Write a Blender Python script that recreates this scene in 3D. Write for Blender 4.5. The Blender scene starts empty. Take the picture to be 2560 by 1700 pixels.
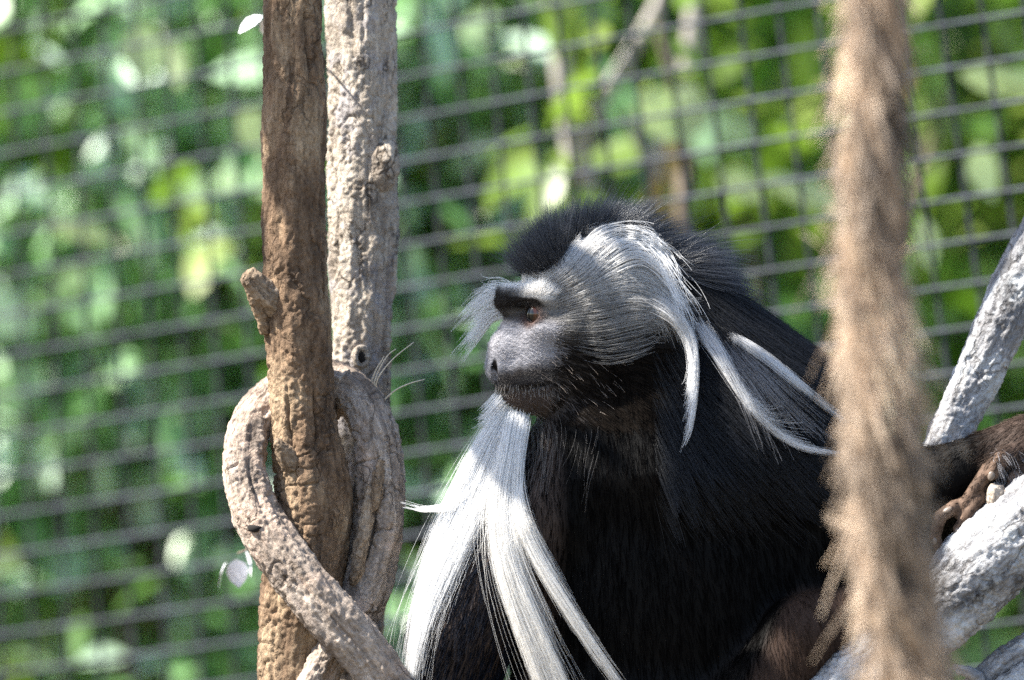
import bpy, math
import numpy as np

# ------------------------------------------------------------------ camera, sky, sun, exposure
scene = bpy.context.scene
COL = scene.collection
CAM_H = 1.60          # lens height above the ground
FOCUS = 4.0           # lens to the monkey
F_PX = 2560 * 200 / 36.0

cam_data = bpy.data.cameras.new('camera')
cam_data.lens = 200
cam_data.sensor_width = 36
cam_data.clip_start = 0.05
cam_data.clip_end = 400
cam_data.dof.use_dof = True
cam_data.dof.focus_distance = FOCUS - 0.012
cam_data.dof.aperture_fstop = 3.1
cam = bpy.data.objects.new('camera', cam_data)
COL.objects.link(cam)
cam.location = (0, -FOCUS, CAM_H)
cam.rotation_euler = (math.radians(90), 0, 0)
scene.camera = cam

TO_SUN = np.array([-0.62, -0.085, 0.78])
TO_SUN /= np.linalg.norm(TO_SUN)
world = bpy.data.worlds.new('World')
scene.world = world
world.use_nodes = True
wn = world.node_tree.nodes
wl = world.node_tree.links
sky = wn.new('ShaderNodeTexSky')
sky.sky_type = 'NISHITA'
sky.sun_disc = False
sky.sun_elevation = math.asin(TO_SUN[2])
sky.sun_rotation = math.atan2(TO_SUN[0], TO_SUN[1])
wl.new(sky.outputs[0], wn['Background'].inputs['Color'])
wn['Background'].inputs['Strength'].default_value = 0.086

sun_data = bpy.data.lights.new('sun', 'SUN')
sun_data.energy = 4.6
sun_data.angle = math.radians(0.6)
sun_data.color = (1.0, 0.95, 0.86)
sun = bpy.data.objects.new('sun', sun_data)
COL.objects.link(sun)
from mathutils import Vector
sun.rotation_euler = Vector((-TO_SUN).tolist()).to_track_quat('-Z', 'Y').to_euler()

scene.view_settings.view_transform = 'Standard'
scene.view_settings.look = 'None'
scene.view_settings.exposure = 1.98
scene.view_settings.gamma = 1.0
scene.render.engine = 'CYCLES'
scene.cycles.use_denoising = False
scene.cycles.sample_clamp_indirect = 4.0
scene.cycles.sample_clamp_direct = 12.0
scene.cycles.max_bounces = 5
scene.cycles.transparent_max_bounces = 5
try:
    scene.cycles_curves.shape = 'RIBBONS'
except Exception:
    pass

rng = np.random.default_rng(11)


# ------------------------------------------------------------------ helpers
def at(px, py, d=0.0):
    """A place in the enclosure: photo column, photo row, metres behind the monkey's plane."""
    px = np.asarray(px, float); py = np.asarray(py, float); d = np.asarray(d, float)
    z = FOCUS + d
    return np.stack(np.broadcast_arrays((px - 1280) * z / F_PX, d, CAM_H - (py - 850) * z / F_PX), -1)


PX = FOCUS / F_PX     # one photo pixel at the monkey, in metres


def tag(o, label=None, cat=None, group=None, kind=None):
    if label: o['label'] = label
    if cat: o['category'] = cat
    if group: o['group'] = group
    if kind: o['kind'] = kind
    return o


def empty(name, loc=(0, 0, 0)):
    o = bpy.data.objects.new(name, None)
    o.location = loc
    o.empty_display_size = 0.05
    COL.objects.link(o)
    return o


def mesh_obj(name, verts, faces, mat, parent=None, smooth=True, attrs=None):
    me = bpy.data.meshes.new(name)
    verts = np.asarray(verts, float)
    me.from_pydata(verts.tolist(), [], faces if isinstance(faces, list) else faces.tolist())
    if smooth:
        me.polygons.foreach_set('use_smooth', np.ones(len(me.polygons), bool))
    for k, v in (attrs or {}).items():
        v = np.asarray(v, np.float32)
        if v.ndim == 1:
            a = me.attributes.new(k, 'FLOAT', 'POINT'); a.data.foreach_set('value', v)
        elif v.shape[1] == 3:
            a = me.attributes.new(k, 'FLOAT_VECTOR', 'POINT'); a.data.foreach_set('vector', v.ravel())
    me.update()
    me.materials.append(mat)
    o = bpy.data.objects.new(name, me)
    COL.objects.link(o)
    put_under(o, parent)
    return o


def put_under(o, parent):
    if parent is not None:
        o.parent = parent
        # world coordinates stay as written: take the parent's place out again
        p, off = parent, Vector((0, 0, 0))
        while p is not None:
            off += p.location
            p = p.parent
        o.location = o.location - off


def vnoise(p, seed=0):
    """Smooth 3-D value noise, -1 to 1."""
    p = np.asarray(p, float)
    i = np.floor(p).astype(np.int64); f = p - i
    f = f * f * (3 - 2 * f)
    def h(x, y, z):
        n = (x * 374761393 + y * 668265263 + z * 2147483647 + seed * 1442695041) & 0xffffffff
        n = ((n ^ (n >> 13)) * 1274126177) & 0xffffffff
        n = ((n ^ (n >> 16)) * 2246822519) & 0xffffffff
        return ((n ^ (n >> 15)) & 0xffff) / 32767.5 - 1.0
    x, y, z = i[..., 0], i[..., 1], i[..., 2]
    r = 0
    for dx in (0, 1):
        wx = f[..., 0] if dx else 1 - f[..., 0]
        for dy in (0, 1):
            wy = f[..., 1] if dy else 1 - f[..., 1]
            for dz in (0, 1):
                wz = f[..., 2] if dz else 1 - f[..., 2]
                r = r + h(x + dx, y + dy, z + dz) * wx * wy * wz
    return r


def fbm(p, seed=0, octaves=4):
    p = np.asarray(p, float); r = 0; a = 1.0; t = 0
    for k in range(octaves):
        r = r + a * vnoise(p * 2 ** k, seed + 17 * k); t += a; a *= 0.5
    return r / t


def spline(pts, n):
    """Catmull-Rom through the rows of pts, n samples."""
    pts = np.asarray(pts, float)
    P = np.vstack([2 * pts[0] - pts[1], pts, 2 * pts[-1] - pts[-2]])
    m = len(pts) - 1
    t = np.linspace(0, m, n) if np.isscalar(n) else np.asarray(n) * m
    i = np.minimum(t.astype(int), m - 1); f = (t - i)[:, None]
    a, b, c, d = P[i], P[i + 1], P[i + 2], P[i + 3]
    return 0.5 * (2 * b + (c - a) * f + (2 * a - 5 * b + 4 * c - d) * f ** 2 + (3 * b - a - 3 * c + d) * f ** 3)


def tube(path, radii, seg=16, disp=None, cap=True, squash=None):
    """Swept tube. disp(theta, along, r, bark) -> radial offset. Returns verts, faces, bark coordinates."""
    path = np.asarray(path, float); n = len(path)
    radii = np.broadcast_to(np.asarray(radii, float), (n,))
    T = np.gradient(path, axis=0); T /= np.linalg.norm(T, axis=1)[:, None]
    U = np.zeros_like(path)
    u = np.cross(T[0], [0.0, 1.0, 0.02]); u /= np.linalg.norm(u)
    for k in range(n):
        u = u - T[k] * (u @ T[k]); u /= np.linalg.norm(u); U[k] = u
    V = np.cross(T, U)
    along = np.concatenate([[0], np.cumsum(np.linalg.norm(np.diff(path, axis=0), axis=1))])
    th = np.linspace(0, 2 * np.pi, seg, endpoint=False)
    c, s = np.cos(th)[None, :, None], np.sin(th)[None, :, None]
    R = np.repeat(radii[:, None], seg, 1)
    bark = np.stack([np.cos(th)[None, :] * R, np.sin(th)[None, :] * R, np.repeat(along[:, None], seg, 1)], -1)
    if disp is not None:
        R = R + disp(np.repeat(th[None, :], n, 0), np.repeat(along[:, None], seg, 1), R, bark)
    verts = path[:, None, :] + R[..., None] * (U[:, None, :] * c + V[:, None, :] * s)
    idx = np.arange(n * seg).reshape(n, seg)
    a = idx[:-1]; b = np.roll(idx, -1, 1)[:-1]; cc = np.roll(idx, -1, 1)[1:]; d = idx[1:]
    faces = np.stack([a, b, cc, d], -1).reshape(-1, 4).tolist()
    verts = verts.reshape(-1, 3); bark = bark.reshape(-1, 3)
    if cap:
        faces.append(idx[0][::-1].tolist()); faces.append(idx[-1].tolist())
    return verts, faces, bark


class G:
    """A small node-graph writer."""
    def __init__(self, name, sss=False):
        self.m = bpy.data.materials.new(name); self.m.use_nodes = True
        self.t = self.m.node_tree; self.b = self.t.nodes['Principled BSDF']; self.out = self.t.nodes['Material Output']
    def n(self, kind, **kw):
        nd = self.t.nodes.new('ShaderNode' + kind)
        for k, v in kw.items(): setattr(nd, k, v)
        return nd
    def l(self, a, b): self.t.links.new(a, b)
    def attr(self, name): return self.n('Attribute', attribute_name=name)
    def scaled(self, vec, s):
        mp = self.n('Mapping'); self.l(vec, mp.inputs['Vector']); mp.inputs['Scale'].default_value = s
        return mp.outputs[0]
    def noise(self, vec, scale, detail=4, rough=0.6, dist=0.0):
        nd = self.n('TexNoise'); self.l(vec, nd.inputs['Vector'])
        nd.inputs['Scale'].default_value = scale; nd.inputs['Detail'].default_value = detail
        nd.inputs['Roughness'].default_value = rough; nd.inputs['Distortion'].default_value = dist
        return nd.outputs['Fac']
    def ramp(self, fac, stops):
        r = self.n('ValToRGB'); self.l(fac, r.inputs[0]); e = r.color_ramp.elements
        while len(e) < len(stops): e.new(0.5)
        for k, (p, c) in enumerate(stops):
            e[k].position = p; e[k].color = (*c, 1) if len(c) == 3 else c
        return r.outputs[0]
    def mix(self, fac, a, b, mode='MIX'):
        m = self.n('Mix', data_type='RGBA', blend_type=mode)
        for s, v in ((m.inputs[0], fac), (m.inputs[6], a), (m.inputs[7], b)):
            if hasattr(v, 'links'): self.l(v, s)
            elif isinstance(v, (int, float)): s.default_value = v
            else: s.default_value = (*v, 1)
        return m.outputs[2]
    def bump(self, height, strength, dist=0.002, normal=None):
        b = self.n('Bump'); self.l(height, b.inputs['Height']); b.inputs['Strength'].default_value = strength
        b.inputs['Distance'].default_value = dist
        if normal is not None: self.l(normal, b.inputs['Normal'])
        return b.outputs[0]
    def set(self, **kw):
        for k, v in kw.items():
            s = self.b.inputs[k.replace('_', ' ')]
            if hasattr(v, 'links'): self.l(v, s)
            elif isinstance(v, tuple): s.default_value = (*v, 1)
            else: s.default_value = v
        return self


def wood_material(name, dark, mid, light, lichen=None, fine=220.0, checks=0.5, rough=0.85, deep=0.0025):
    g = G(name); v = g.attr('bark').outputs['Vector']
    grain = g.noise(g.scaled(v, (1, 1, 0.13)), fine, 6, 0.65, 0.3)
    patch = g.noise(g.scaled(v, (1, 1, 0.45)), 26, 5, 0.62, 0.6)
    speck = g.noise(v, 420, 3, 0.6)
    c = g.ramp(patch, [(0.30, dark), (0.50, mid), (0.68, light)])
    c = g.mix(0.55, c, g.ramp(grain, [(0.36, (0.30, 0.27, 0.25)), (0.52, (0.95, 0.95, 0.95)), (0.7, (1.15, 1.12, 1.08))]), 'MULTIPLY')
    c = g.mix(0.35, c, g.ramp(speck, [(0.35, (0.35, 0.32, 0.3)), (0.55, (1, 1, 1))]), 'MULTIPLY')
    if lichen:
        c = g.mix(g.ramp(g.noise(v, 34, 6, 0.7), [(0.50, (0, 0, 0)), (0.62, (0.8, 0.8, 0.8))]), c, lichen)
    # drying checks: long splits along the grain and short cross cracks
    vo = g.n('TexVoronoi', feature='DISTANCE_TO_EDGE'); wob = g.n('TexNoise'); g.l(v, wob.inputs['Vector']); wob.inputs['Scale'].default_value = 90; wob.inputs['Detail'].default_value = 4
    add = g.n('VectorMath', operation='MULTIPLY_ADD'); g.l(wob.outputs['Color'], add.inputs[0]); add.inputs[1].default_value = (0.022, 0.022, 0.022); g.l(v, add.inputs[2])
    g.l(g.scaled(add.outputs[0], (1, 1, 0.42)), vo.inputs['Vector'])
    vo.inputs['Scale'].default_value = 62; vo.inputs['Randomness'].default_value = 1.0
    ck = g.ramp(vo.outputs['Distance'], [(0.0, (0, 0, 0)), (0.07, (1, 1, 1))])
    gate = g.ramp(g.noise(v, 19, 3, 0.5), [(0.46, (0, 0, 0)), (0.56, (1, 1, 1))])
    ck = g.mix(gate, (1, 1, 1), ck)
    c = g.mix(checks, c, g.mix(1.0, c, g.ramp(ck, [(0.0, (0.22, 0.19, 0.17)), (1.0, (1, 1, 1))]), 'MULTIPLY'))
    hgt = g.mix(0.5, grain, ck)
    hgt = g.mix(0.3, hgt, speck)
    flake = g.noise(g.scaled(v, (1, 1, 0.5)), 330, 5, 0.75, 0.8)
    nb = g.bump(flake, 1.0, 0.0022)
    c = g.mix(0.5, c, g.ramp(flake, [(0.34, (0.32, 0.29, 0.27)), (0.5, (0.95, 0.95, 0.95)), (0.66, (1.22, 1.18, 1.12))]), 'MULTIPLY')
    g.set(Base_Color=c, Roughness=rough, Normal=g.bump(hgt, 0.9, deep, nb))
    g.b.inputs['Specular IOR Level'].default_value = 0.25
    return g.m


# ------------------------------------------------------------------ the ground
g = G('soil')
tc = g.n('TexCoord').outputs['Object']
g.set(Base_Color=g.ramp(g.noise(tc, 3.0, 8, 0.7), [(0.3, (0.045, 0.035, 0.022)), (0.55, (0.10, 0.075, 0.045)), (0.75, (0.07, 0.09, 0.03))]),
      Roughness=0.95, Normal=g.bump(g.noise(tc, 40, 6, 0.7), 0.6, 0.02))
n = 60
gx, gy = np.meshgrid(np.linspace(-1, 1, n), np.linspace(-1, 1, n))
gx = np.sign(gx) * np.abs(gx) ** 3 * 200; gy = np.sign(gy) * np.abs(gy) ** 3 * 200
gz = 0.02 * fbm(np.stack([gx, gy, gx * 0], -1) * 0.7, 5)
idx = np.arange(n * n).reshape(n, n)
gf = np.stack([idx[:-1, :-1], idx[:-1, 1:], idx[1:, 1:], idx[1:, :-1]], -1).reshape(-1, 4)
tag(mesh_obj('ground', np.stack([gx, gy, gz], -1).reshape(-1, 3), gf, g.m), 'bare brown soil ground under the enclosure', kind='structure')


# ------------------------------------------------------------------ the welded wire fence
def fence_point(i, j):
    u = 1128.46 + 82.52 * i + 9.49 * j + 0.4811 * i * i + 0.4303 * i * j + 0.0123 * i ** 3
    v = -43.8 - 16.21 * i + 105.31 * j - 0.0425 * i * i + 0.2564 * i * j - 0.121 * j * j
    return at(u, v, 0.75 - 0.0145 * i + 0.004 * np.sin(i * 0.9 + j * 0.4))


g = G('coated_wire')
tc = g.n('TexCoord').outputs['Object']
g.set(Base_Color=g.ramp(g.noise(tc, 60, 4, 0.6), [(0.35, (0.010, 0.013, 0.015)), (0.6, (0.024, 0.028, 0.034)), (0.75, (0.05, 0.056, 0.064))]), Roughness=0.7)
WIRE = g.m
g = G('coated_wire_painted_lit')  # brighter copy: sunlight on the horizontal wires painted into the colour
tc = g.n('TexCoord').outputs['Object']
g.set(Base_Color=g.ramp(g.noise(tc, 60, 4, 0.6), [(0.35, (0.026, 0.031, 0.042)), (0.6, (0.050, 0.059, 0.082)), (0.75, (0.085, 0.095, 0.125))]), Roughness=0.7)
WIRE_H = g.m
I0, I1, J0, J1 = -18, 20, -5, 22
fence = empty('wire_fence', tuple(fence_point(0.0, J1).tolist()))
tag(fence, 'dark welded wire mesh fence in front of the green shrubs', 'fence')
jj = np.linspace(J0, J1, 56)
for i in range(I0, I1 + 1):
    p = fence_point(float(i), jj) + np.array([0, 0.0022, 0])
    v, f, b = tube(p, 0.0020, 8)
    mesh_obj('vertical_wire', v, f, WIRE, fence)
ii = np.linspace(I0, I1, 80)
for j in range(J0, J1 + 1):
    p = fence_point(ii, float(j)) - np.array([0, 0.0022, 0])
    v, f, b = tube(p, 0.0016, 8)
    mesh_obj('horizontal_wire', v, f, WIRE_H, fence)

# ------------------------------------------------------------------ shrubs and saplings behind the fence
def leaf_material(name, dark, mid, light, gloss=0.35, trans=0.35):
    g = G(name)
    r = g.attr('shade').outputs['Fac']
    c = g.ramp(r, [(0.0, dark), (0.5, mid), (1.0, light)])
    g.set(Base_Color=c, Roughness=gloss)
    g.b.inputs['Specular IOR Level'].default_value = 0.6
    tr = g.n('BsdfTranslucent'); g.l(g.mix(0.35, c, (0.24, 0.44, 0.03), 'MIX'), tr.inputs['Color'])
    ms = g.n('MixShader'); ms.inputs[0].default_value = trans
    g.l(g.b.outputs[0], ms.inputs[1]); g.l(tr.outputs[0], ms.inputs[2]); g.l(ms.outputs[0], g.out.inputs['Surface'])
    return g.m


LEAF = leaf_material('leaf_green', (0.05, 0.13, 0.014), (0.15, 0.34, 0.03), (0.36, 0.55, 0.18))
LEAF_YELLOW = leaf_material('leaf_yellow_green', (0.05, 0.10, 0.010), (0.15, 0.25, 0.03), (0.34, 0.42, 0.12), 0.4, 0.45)
LEAF_BLUE = leaf_material('leaf_painted_sky_mint', (0.055, 0.15, 0.035), (0.19, 0.38, 0.13), (0.54, 0.70, 0.54), 0.36, 0.25)  # sky reflection painted into the leaf colour as pale mint
g = G('stem_bark')
tc = g.n('TexCoord').outputs['Object']
g.set(Base_Color=g.ramp(g.noise(tc, 50, 4), [(0.3, (0.07, 0.05, 0.035)), (0.7, (0.18, 0.14, 0.10))]), Roughness=0.9)
STEM = g.m
g = G('pale_stem_bark')
tc = g.n('TexCoord').outputs['Object']
g.set(Base_Color=g.ramp(g.noise(tc, 40, 4), [(0.3, (0.28, 0.25, 0.22)), (0.7, (0.46, 0.42, 0.39))]), Roughness=0.8)
PALE_STEM = g.m

# one blade: pointed oval, folded along the midrib and drooping
_t = np.array([0.0, 0.18, 0.45, 0.75, 1.0]); _w = np.array([0.03, 0.36, 0.5, 0.34, 0.0])
BLADE = np.array([[0, t, -0.16 * t * t] for t in _t] + [[-w, t, 0.10 * w - 0.16 * t * t] for t, w in zip(_t[:4], _w)] + [[w, t, 0.10 * w - 0.16 * t * t] for t, w in zip(_t[:4], _w)])
BLADE_F = np.array([[0, 1, 6, 5], [1, 2, 7, 6], [2, 3, 8, 7], [0, 9, 10, 1], [1, 10, 11, 2], [2, 11, 12, 3]])
BLADE_T = np.array([[3, 4, 8], [3, 12, 4]])


def leaves(pos, length, width, heading, tilt, roll, shade):
    n = len(pos)
    ch, sh = np.cos(heading), np.sin(heading); ct, st = np.cos(tilt), np.sin(tilt); cr, sr = np.cos(roll), np.sin(roll)
    Y = np.stack([sh * ct, ch * ct, -st], -1)
    X0 = np.stack([ch, -sh, 0 * ch], -1); Z0 = np.cross(X0, Y)
    X = X0 * cr[:, None] + Z0 * sr[:, None]; Z = -X0 * sr[:, None] + Z0 * cr[:, None]
    B = BLADE[None] * np.stack([width, length, length], -1)[:, None, :]
    V = pos[:, None, :] + B[..., :1] * X[:, None] + B[..., 1:2] * Y[:, None] + B[..., 2:] * Z[:, None]
    base = (np.arange(n) * 13)[:, None, None]
    F = (BLADE_F[None] + base).reshape(-1, 4).tolist() + (BLADE_T[None] + base).reshape(-1, 3).tolist()
    return V.reshape(-1, 3), F, np.repeat(shade, 13)


def shrub(name, label, cat, px, py, d, size, n, mat, length=(0.042, 0.085), stems=6, seed=1, group=None, stem_mat=None, ratio=0.52):
    """A leafy bush: stems from the soil, twigs, and a crown of single blades in clumps."""
    r = np.random.default_rng(seed)
    c = at(px, py, d)
    root = empty(name, (float(c[0]), float(c[1]), 0.0))
    tag(root, label, cat, group)
    allv, allf, off = [], [], 0
    for k in range(stems):
        end = c + r.normal(0, 1, 3) * np.array(size) * 0.6
        base = np.array([c[0] + r.normal(0, 0.08), c[1] + r.normal(0, 0.06), -0.02])
        mid = (base + end) / 2 + r.normal(0, 0.06, 3)
        P = spline([base, mid, end], 14)
        v, f, b = tube(P, np.linspace(0.012, 0.004, 14), 7)
        allv.append(v); allf += [[q + off for q in ff] for ff in f]; off += len(v)
    mesh_obj('stem', np.vstack(allv), allf, stem_mat or STEM, root)
    m = max(6, n // 26)
    cc = r.normal(0, 1, (m, 3)); cc /= np.maximum(1, np.linalg.norm(cc, axis=1))[:, None] ** 0.7
    cc = c + cc * np.array(size)
    k = r.integers(0, m, n)
    pos = cc[k] + r.normal(0, 1, (n, 3)) * np.array([0.055, 0.05, 0.055])
    L = r.uniform(*length, n)
    sh = np.clip(0.52 + 0.34 * r.normal(0, 1, n) + 0.2 * (r.random(m)[k] - 0.5), 0, 1)
    V, F, S = leaves(pos, L, L * r.uniform(ratio * 0.8, ratio * 1.2, n), r.uniform(0, 2 * np.pi, n), r.normal(0.5, 0.5, n), r.normal(0, 0.6, n), sh)
    mesh_obj('crown', V, F, mat, root, attrs={'shade': S})
    return root


GR = 'shrubs behind the wire fence'
shrub('leafy_shrub', 'broad pale green shrub with oval leaves behind the forked poles, against the fence', 'shrub', 330, 420, 1.75, (0.34, 0.12, 0.34), 1300, LEAF_BLUE, seed=2)
shrub('leafy_shrub', 'glossy shrub, sky tint painted into its leaves, low behind the looped vine', 'shrub', 300, 1350, 1.7, (0.34, 0.12, 0.32), 1300, LEAF_BLUE, seed=3)
shrub('leafy_shrub', 'yellow green shrub with big sunlit leaves above the monkey', 'shrub', 1500, 250, 1.7, (0.38, 0.12, 0.28), 950, LEAF_YELLOW, seed=4)
shrub('leafy_shrub', 'deep green shrub between the monkey back and the hanging rope', 'shrub', 1900, 700, 1.8, (0.32, 0.12, 0.36), 800, LEAF, seed=5)
shrub('leafy_shrub', 'dark green shrub behind the pale leaning branch', 'shrub', 2500, 700, 1.7, (0.28, 0.12, 0.5), 800, LEAF, seed=6)
shrub('leafy_shrub', 'shrub with pale sky reflection painted into its leaves behind the monkey face', 'shrub', 1050, 900, 1.65, (0.24, 0.10, 0.42), 1100, LEAF_BLUE, seed=7)
shrub('leafy_shrub', 'green shrub behind the branch the monkey grips', 'shrub', 2450, 1500, 1.8, (0.3, 0.12, 0.26), 700, LEAF, seed=8)
shrub('leafy_shrub', 'tall yellowish shrub at the far end of the fence', 'shrub', 60, 900, 1.9, (0.24, 0.12, 0.55), 1000, LEAF_YELLOW, seed=9)
for k, (px, py, sd, lab) in enumerate([(300, 600, 21, 'dense dark hedge bush far behind the poles'), (1150, 500, 22, 'dense dark hedge bush far behind the monkey head'),
                                       (2000, 500, 23, 'dense dark hedge bush far behind the rope'), (2800, 700, 24, 'dense dark hedge bush beyond the leaning branch'), (-500, 700, 25, 'dense dark hedge bush beyond the tall yellowish shrub')]):
    shrub('hedge_bush', lab, 'bush', px, py + 250, 2.6 + 0.1 * k, (0.42, 0.25, 0.62), 3600, (LEAF, LEAF_YELLOW, LEAF, LEAF, LEAF)[k], (0.06, 0.11), 9, sd, 'hedge bushes far behind the fence')
# a deep green bank of foliage closes the view
r = np.random.default_rng(31)
n = 16000
pos = np.stack([r.uniform(-3.2, 3.2, n), r.uniform(4.2, 5.2, n), r.uniform(0.1, 3.6, n)], -1)
L = r.uniform(0.10, 0.17, n)
V, F, S = leaves(pos, L, L * 0.6, r.uniform(0, 6.28, n), r.normal(0.5, 0.5, n), r.normal(0, 0.6, n), np.clip(r.normal(0.5, 0.3, n), 0, 1))
tag(mesh_obj('foliage_bank', V, F, LEAF, attrs={'shade': S}), 'deep green bank of foliage closing the view', 'foliage', kind='stuff')

# pale sapling whose thin trunk and forks show through the mesh above the monkey
sap = empty('pale_sapling', tuple((at(1440, 470, 1.13) * np.array([1, 1, 0])).tolist()))
tag(sap, 'slim pale barked sapling with forked trunk behind the fence above the monkey', 'tree')


def limb(name, pts, r0, r1, mat, parent, n=26):
    P = spline([at(*p) for p in pts], n)
    v, f, b = tube(P, np.linspace(r0, r1, n), 9)
    return mesh_obj(name, v, f, mat, parent)


c0 = at(1480, 900, 1.13)
P = spline([np.array([c0[0], c0[1], -0.02]), at(1470, 900, 1.13), at(1440, 430, 1.12), at(1405, 180, 1.10), at(1385, 0, 1.10), at(1370, -160, 1.10)], 40)
v, f, b = tube(P, np.linspace(0.012, 0.008, 40), 10)
mesh_obj('trunk', v, f, PALE_STEM, sap)
limb('limb', [(1440, 430, 1.12), (1500, 260, 1.12), (1585, 120, 1.12), (1650, 0, 1.12), (1690, -120, 1.12)], 0.007, 0.006, PALE_STEM, sap)
limb('limb', [(1640, 520, 1.12), (1660, 330, 1.12), (1715, 180, 1.12), (1735, 0, 1.12), (1740, -130, 1.12)], 0.0095, 0.008, PALE_STEM, sap)
limb('limb', [(1470, 800, 1.13), (1560, 640, 1.13), (1640, 520, 1.12)], 0.012, 0.012, PALE_STEM, sap)
limb('twig', [(1640, 480, 1.12), (1600, 360, 1.10), (1560, 280, 1.10)], 0.006, 0.004, PALE_STEM, sap)
rr = np.random.default_rng(77)
pos = np.vstack([at(rr.uniform(1330, 1800, 34), rr.uniform(-100, 520, 34), 1.08 + rr.normal(0, 0.05, 34))])
L = rr.uniform(0.05, 0.08, 34)
V, F, S = leaves(pos, L, L * 0.5, rr.uniform(0, 6.28, 34), rr.normal(0.5, 0.5, 34), rr.normal(0, 0.6, 34), rr.uniform(0.4, 1, 34))
mesh_obj('crown', V, F, LEAF_YELLOW, sap, attrs={'shade': S})

# single leaves big and bright enough to pick out
LEAF_PALE = leaf_material('leaf_pale', (0.35, 0.45, 0.22), (0.50, 0.62, 0.34), (0.66, 0.74, 0.55), 0.5, 0.3)
LEAF_DRY = leaf_material('leaf_dry', (0.30, 0.20, 0.07), (0.42, 0.28, 0.10), (0.5, 0.36, 0.14), 0.5, 0.3)
single = empty('broad_leaved_plant', tuple((at(1700, 800, 1.05) * np.array([1, 1, 0])).tolist()))
tag(single, 'straggling plant with a few broad pale leaves pressed near the fence', 'plant')
for (px, py, d, ln, wd, hd, ti, ro, mt) in [
        (1610, 225, 1.02, 0.060, 0.040, 0.6, 0.75, 0.9, LEAF_PALE), (1745, 220, 1.02, 0.062, 0.044, -0.5, 0.8, -0.9, LEAF_PALE),
        (350, 60, 1.1, 0.055, 0.042, 0.2, 1.2, 0.5, LEAF_PALE), (410, 90, 1.12, 0.05, 0.03, 0.9, 1.1, 0.2, LEAF_PALE),
        (2400, 185, 0.95, 0.075, 0.032, 1.5, 0.2, 0.9, LEAF_PALE), (2480, 190, 0.95, 0.075, 0.030, 1.4, 0.25, 1.0, LEAF_PALE), (2240, 150, 0.98, 0.04, 0.03, 0.4, 1.1, 0.2, LEAF_DRY),
        (2440, 360, 0.95, 0.055, 0.03, 0.5, 1.0, 0.8, LEAF_PALE), (1790, 445, 1.0, 0.05, 0.03, 1.3, 0.3, 1.0, LEAF_PALE), (1900, 440, 0.98, 0.09, 0.025, 1.45, 0.35, 1.1, LEAF_PALE),
        (1650, 440, 1.08, 0.06, 0.035, 0.1, 1.3, 0.1, LEAF_DRY), (1690, 340, 1.08, 0.05, 0.03, 0.3, 1.3, 0.2, LEAF_DRY), (1420, 210, 1.12, 0.05, 0.03, 0.2, 1.2, 0.4, LEAF_DRY),
        (2300, 540, 0.9, 0.05, 0.025, 0.5, 1.1, 0.7, LEAF_PALE), (110, 560, 1.15, 0.07, 0.025, 1.5, 0.15, 1.0, LEAF_PALE), (600, 280, 1.1, 0.06, 0.04, 0.9, 0.7, 0.8, LEAF_PALE)]:
    V, F, S = leaves(at(px, py, d)[None], np.array([ln]), np.array([wd]), np.array([hd]), np.array([ti]), np.array([ro]), np.array([0.5]))
    mesh_obj('leaf', V, F, mt, single, attrs={'shade': S})
c0 = at(1700, 800, 1.05)
P = spline([np.array([c0[0], c0[1], -0.02]), at(1700, 900, 1.06), at(1720, 480, 1.07), at(1690, 240, 1.05), at(1640, 60, 1.05)], 30)
v, f, b = tube(P, np.linspace(0.008, 0.003, 30), 7)
mesh_obj('stem', v, f, STEM, single)

# unseen tree added for shade; its bough dapples the head and brown pole
tree = empty('unseen_shade_tree', (-1.35, 0.15, 0.0))
tag(tree, 'unseen young tree placed so its leafy bough shades the monkey head and brown pole', 'tree')
heads = [(at(1590, 860, -0.02) + TO_SUN * 0.85, (0.085, 0.05, 0.040), 26), (at(780, 330, 0) + TO_SUN * 0.75, (0.040, 0.05, 0.08), 14)]
top = np.array([-1.05, 0.02, 2.25])
v, f, b = tube(spline([np.array([-1.35, 0.15, -0.03]), np.array([-1.28, 0.12, 1.2]), top], 30), np.linspace(0.035, 0.016, 30), 12)
mesh_obj('trunk', v, f, STEM, tree)
rr = np.random.default_rng(8)
allp, allL = [], []
for c, sz, m in heads:
    v, f, b = tube(spline([top, (top + c) / 2 + np.array([0, 0.0, 0.10]), c], 20), np.linspace(0.012, 0.004, 20), 8)
    mesh_obj('bough', v, f, STEM, tree)
    allp.append(c + rr.normal(0, 1, (m, 3)) * np.array(sz) * 0.62)
pos = np.vstack(allp); m = len(pos); L = rr.uniform(0.04, 0.065, m)
V, F, S = leaves(pos - np.array([0, 0.02, 0]), L, L * 0.6, rr.uniform(0, 6.28, m), rr.normal(0.3, 0.4, m), rr.normal(0, 0.5, m), rr.random(m))
mesh_obj('crown', V, F, LEAF, tree, attrs={'shade': S})

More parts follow.
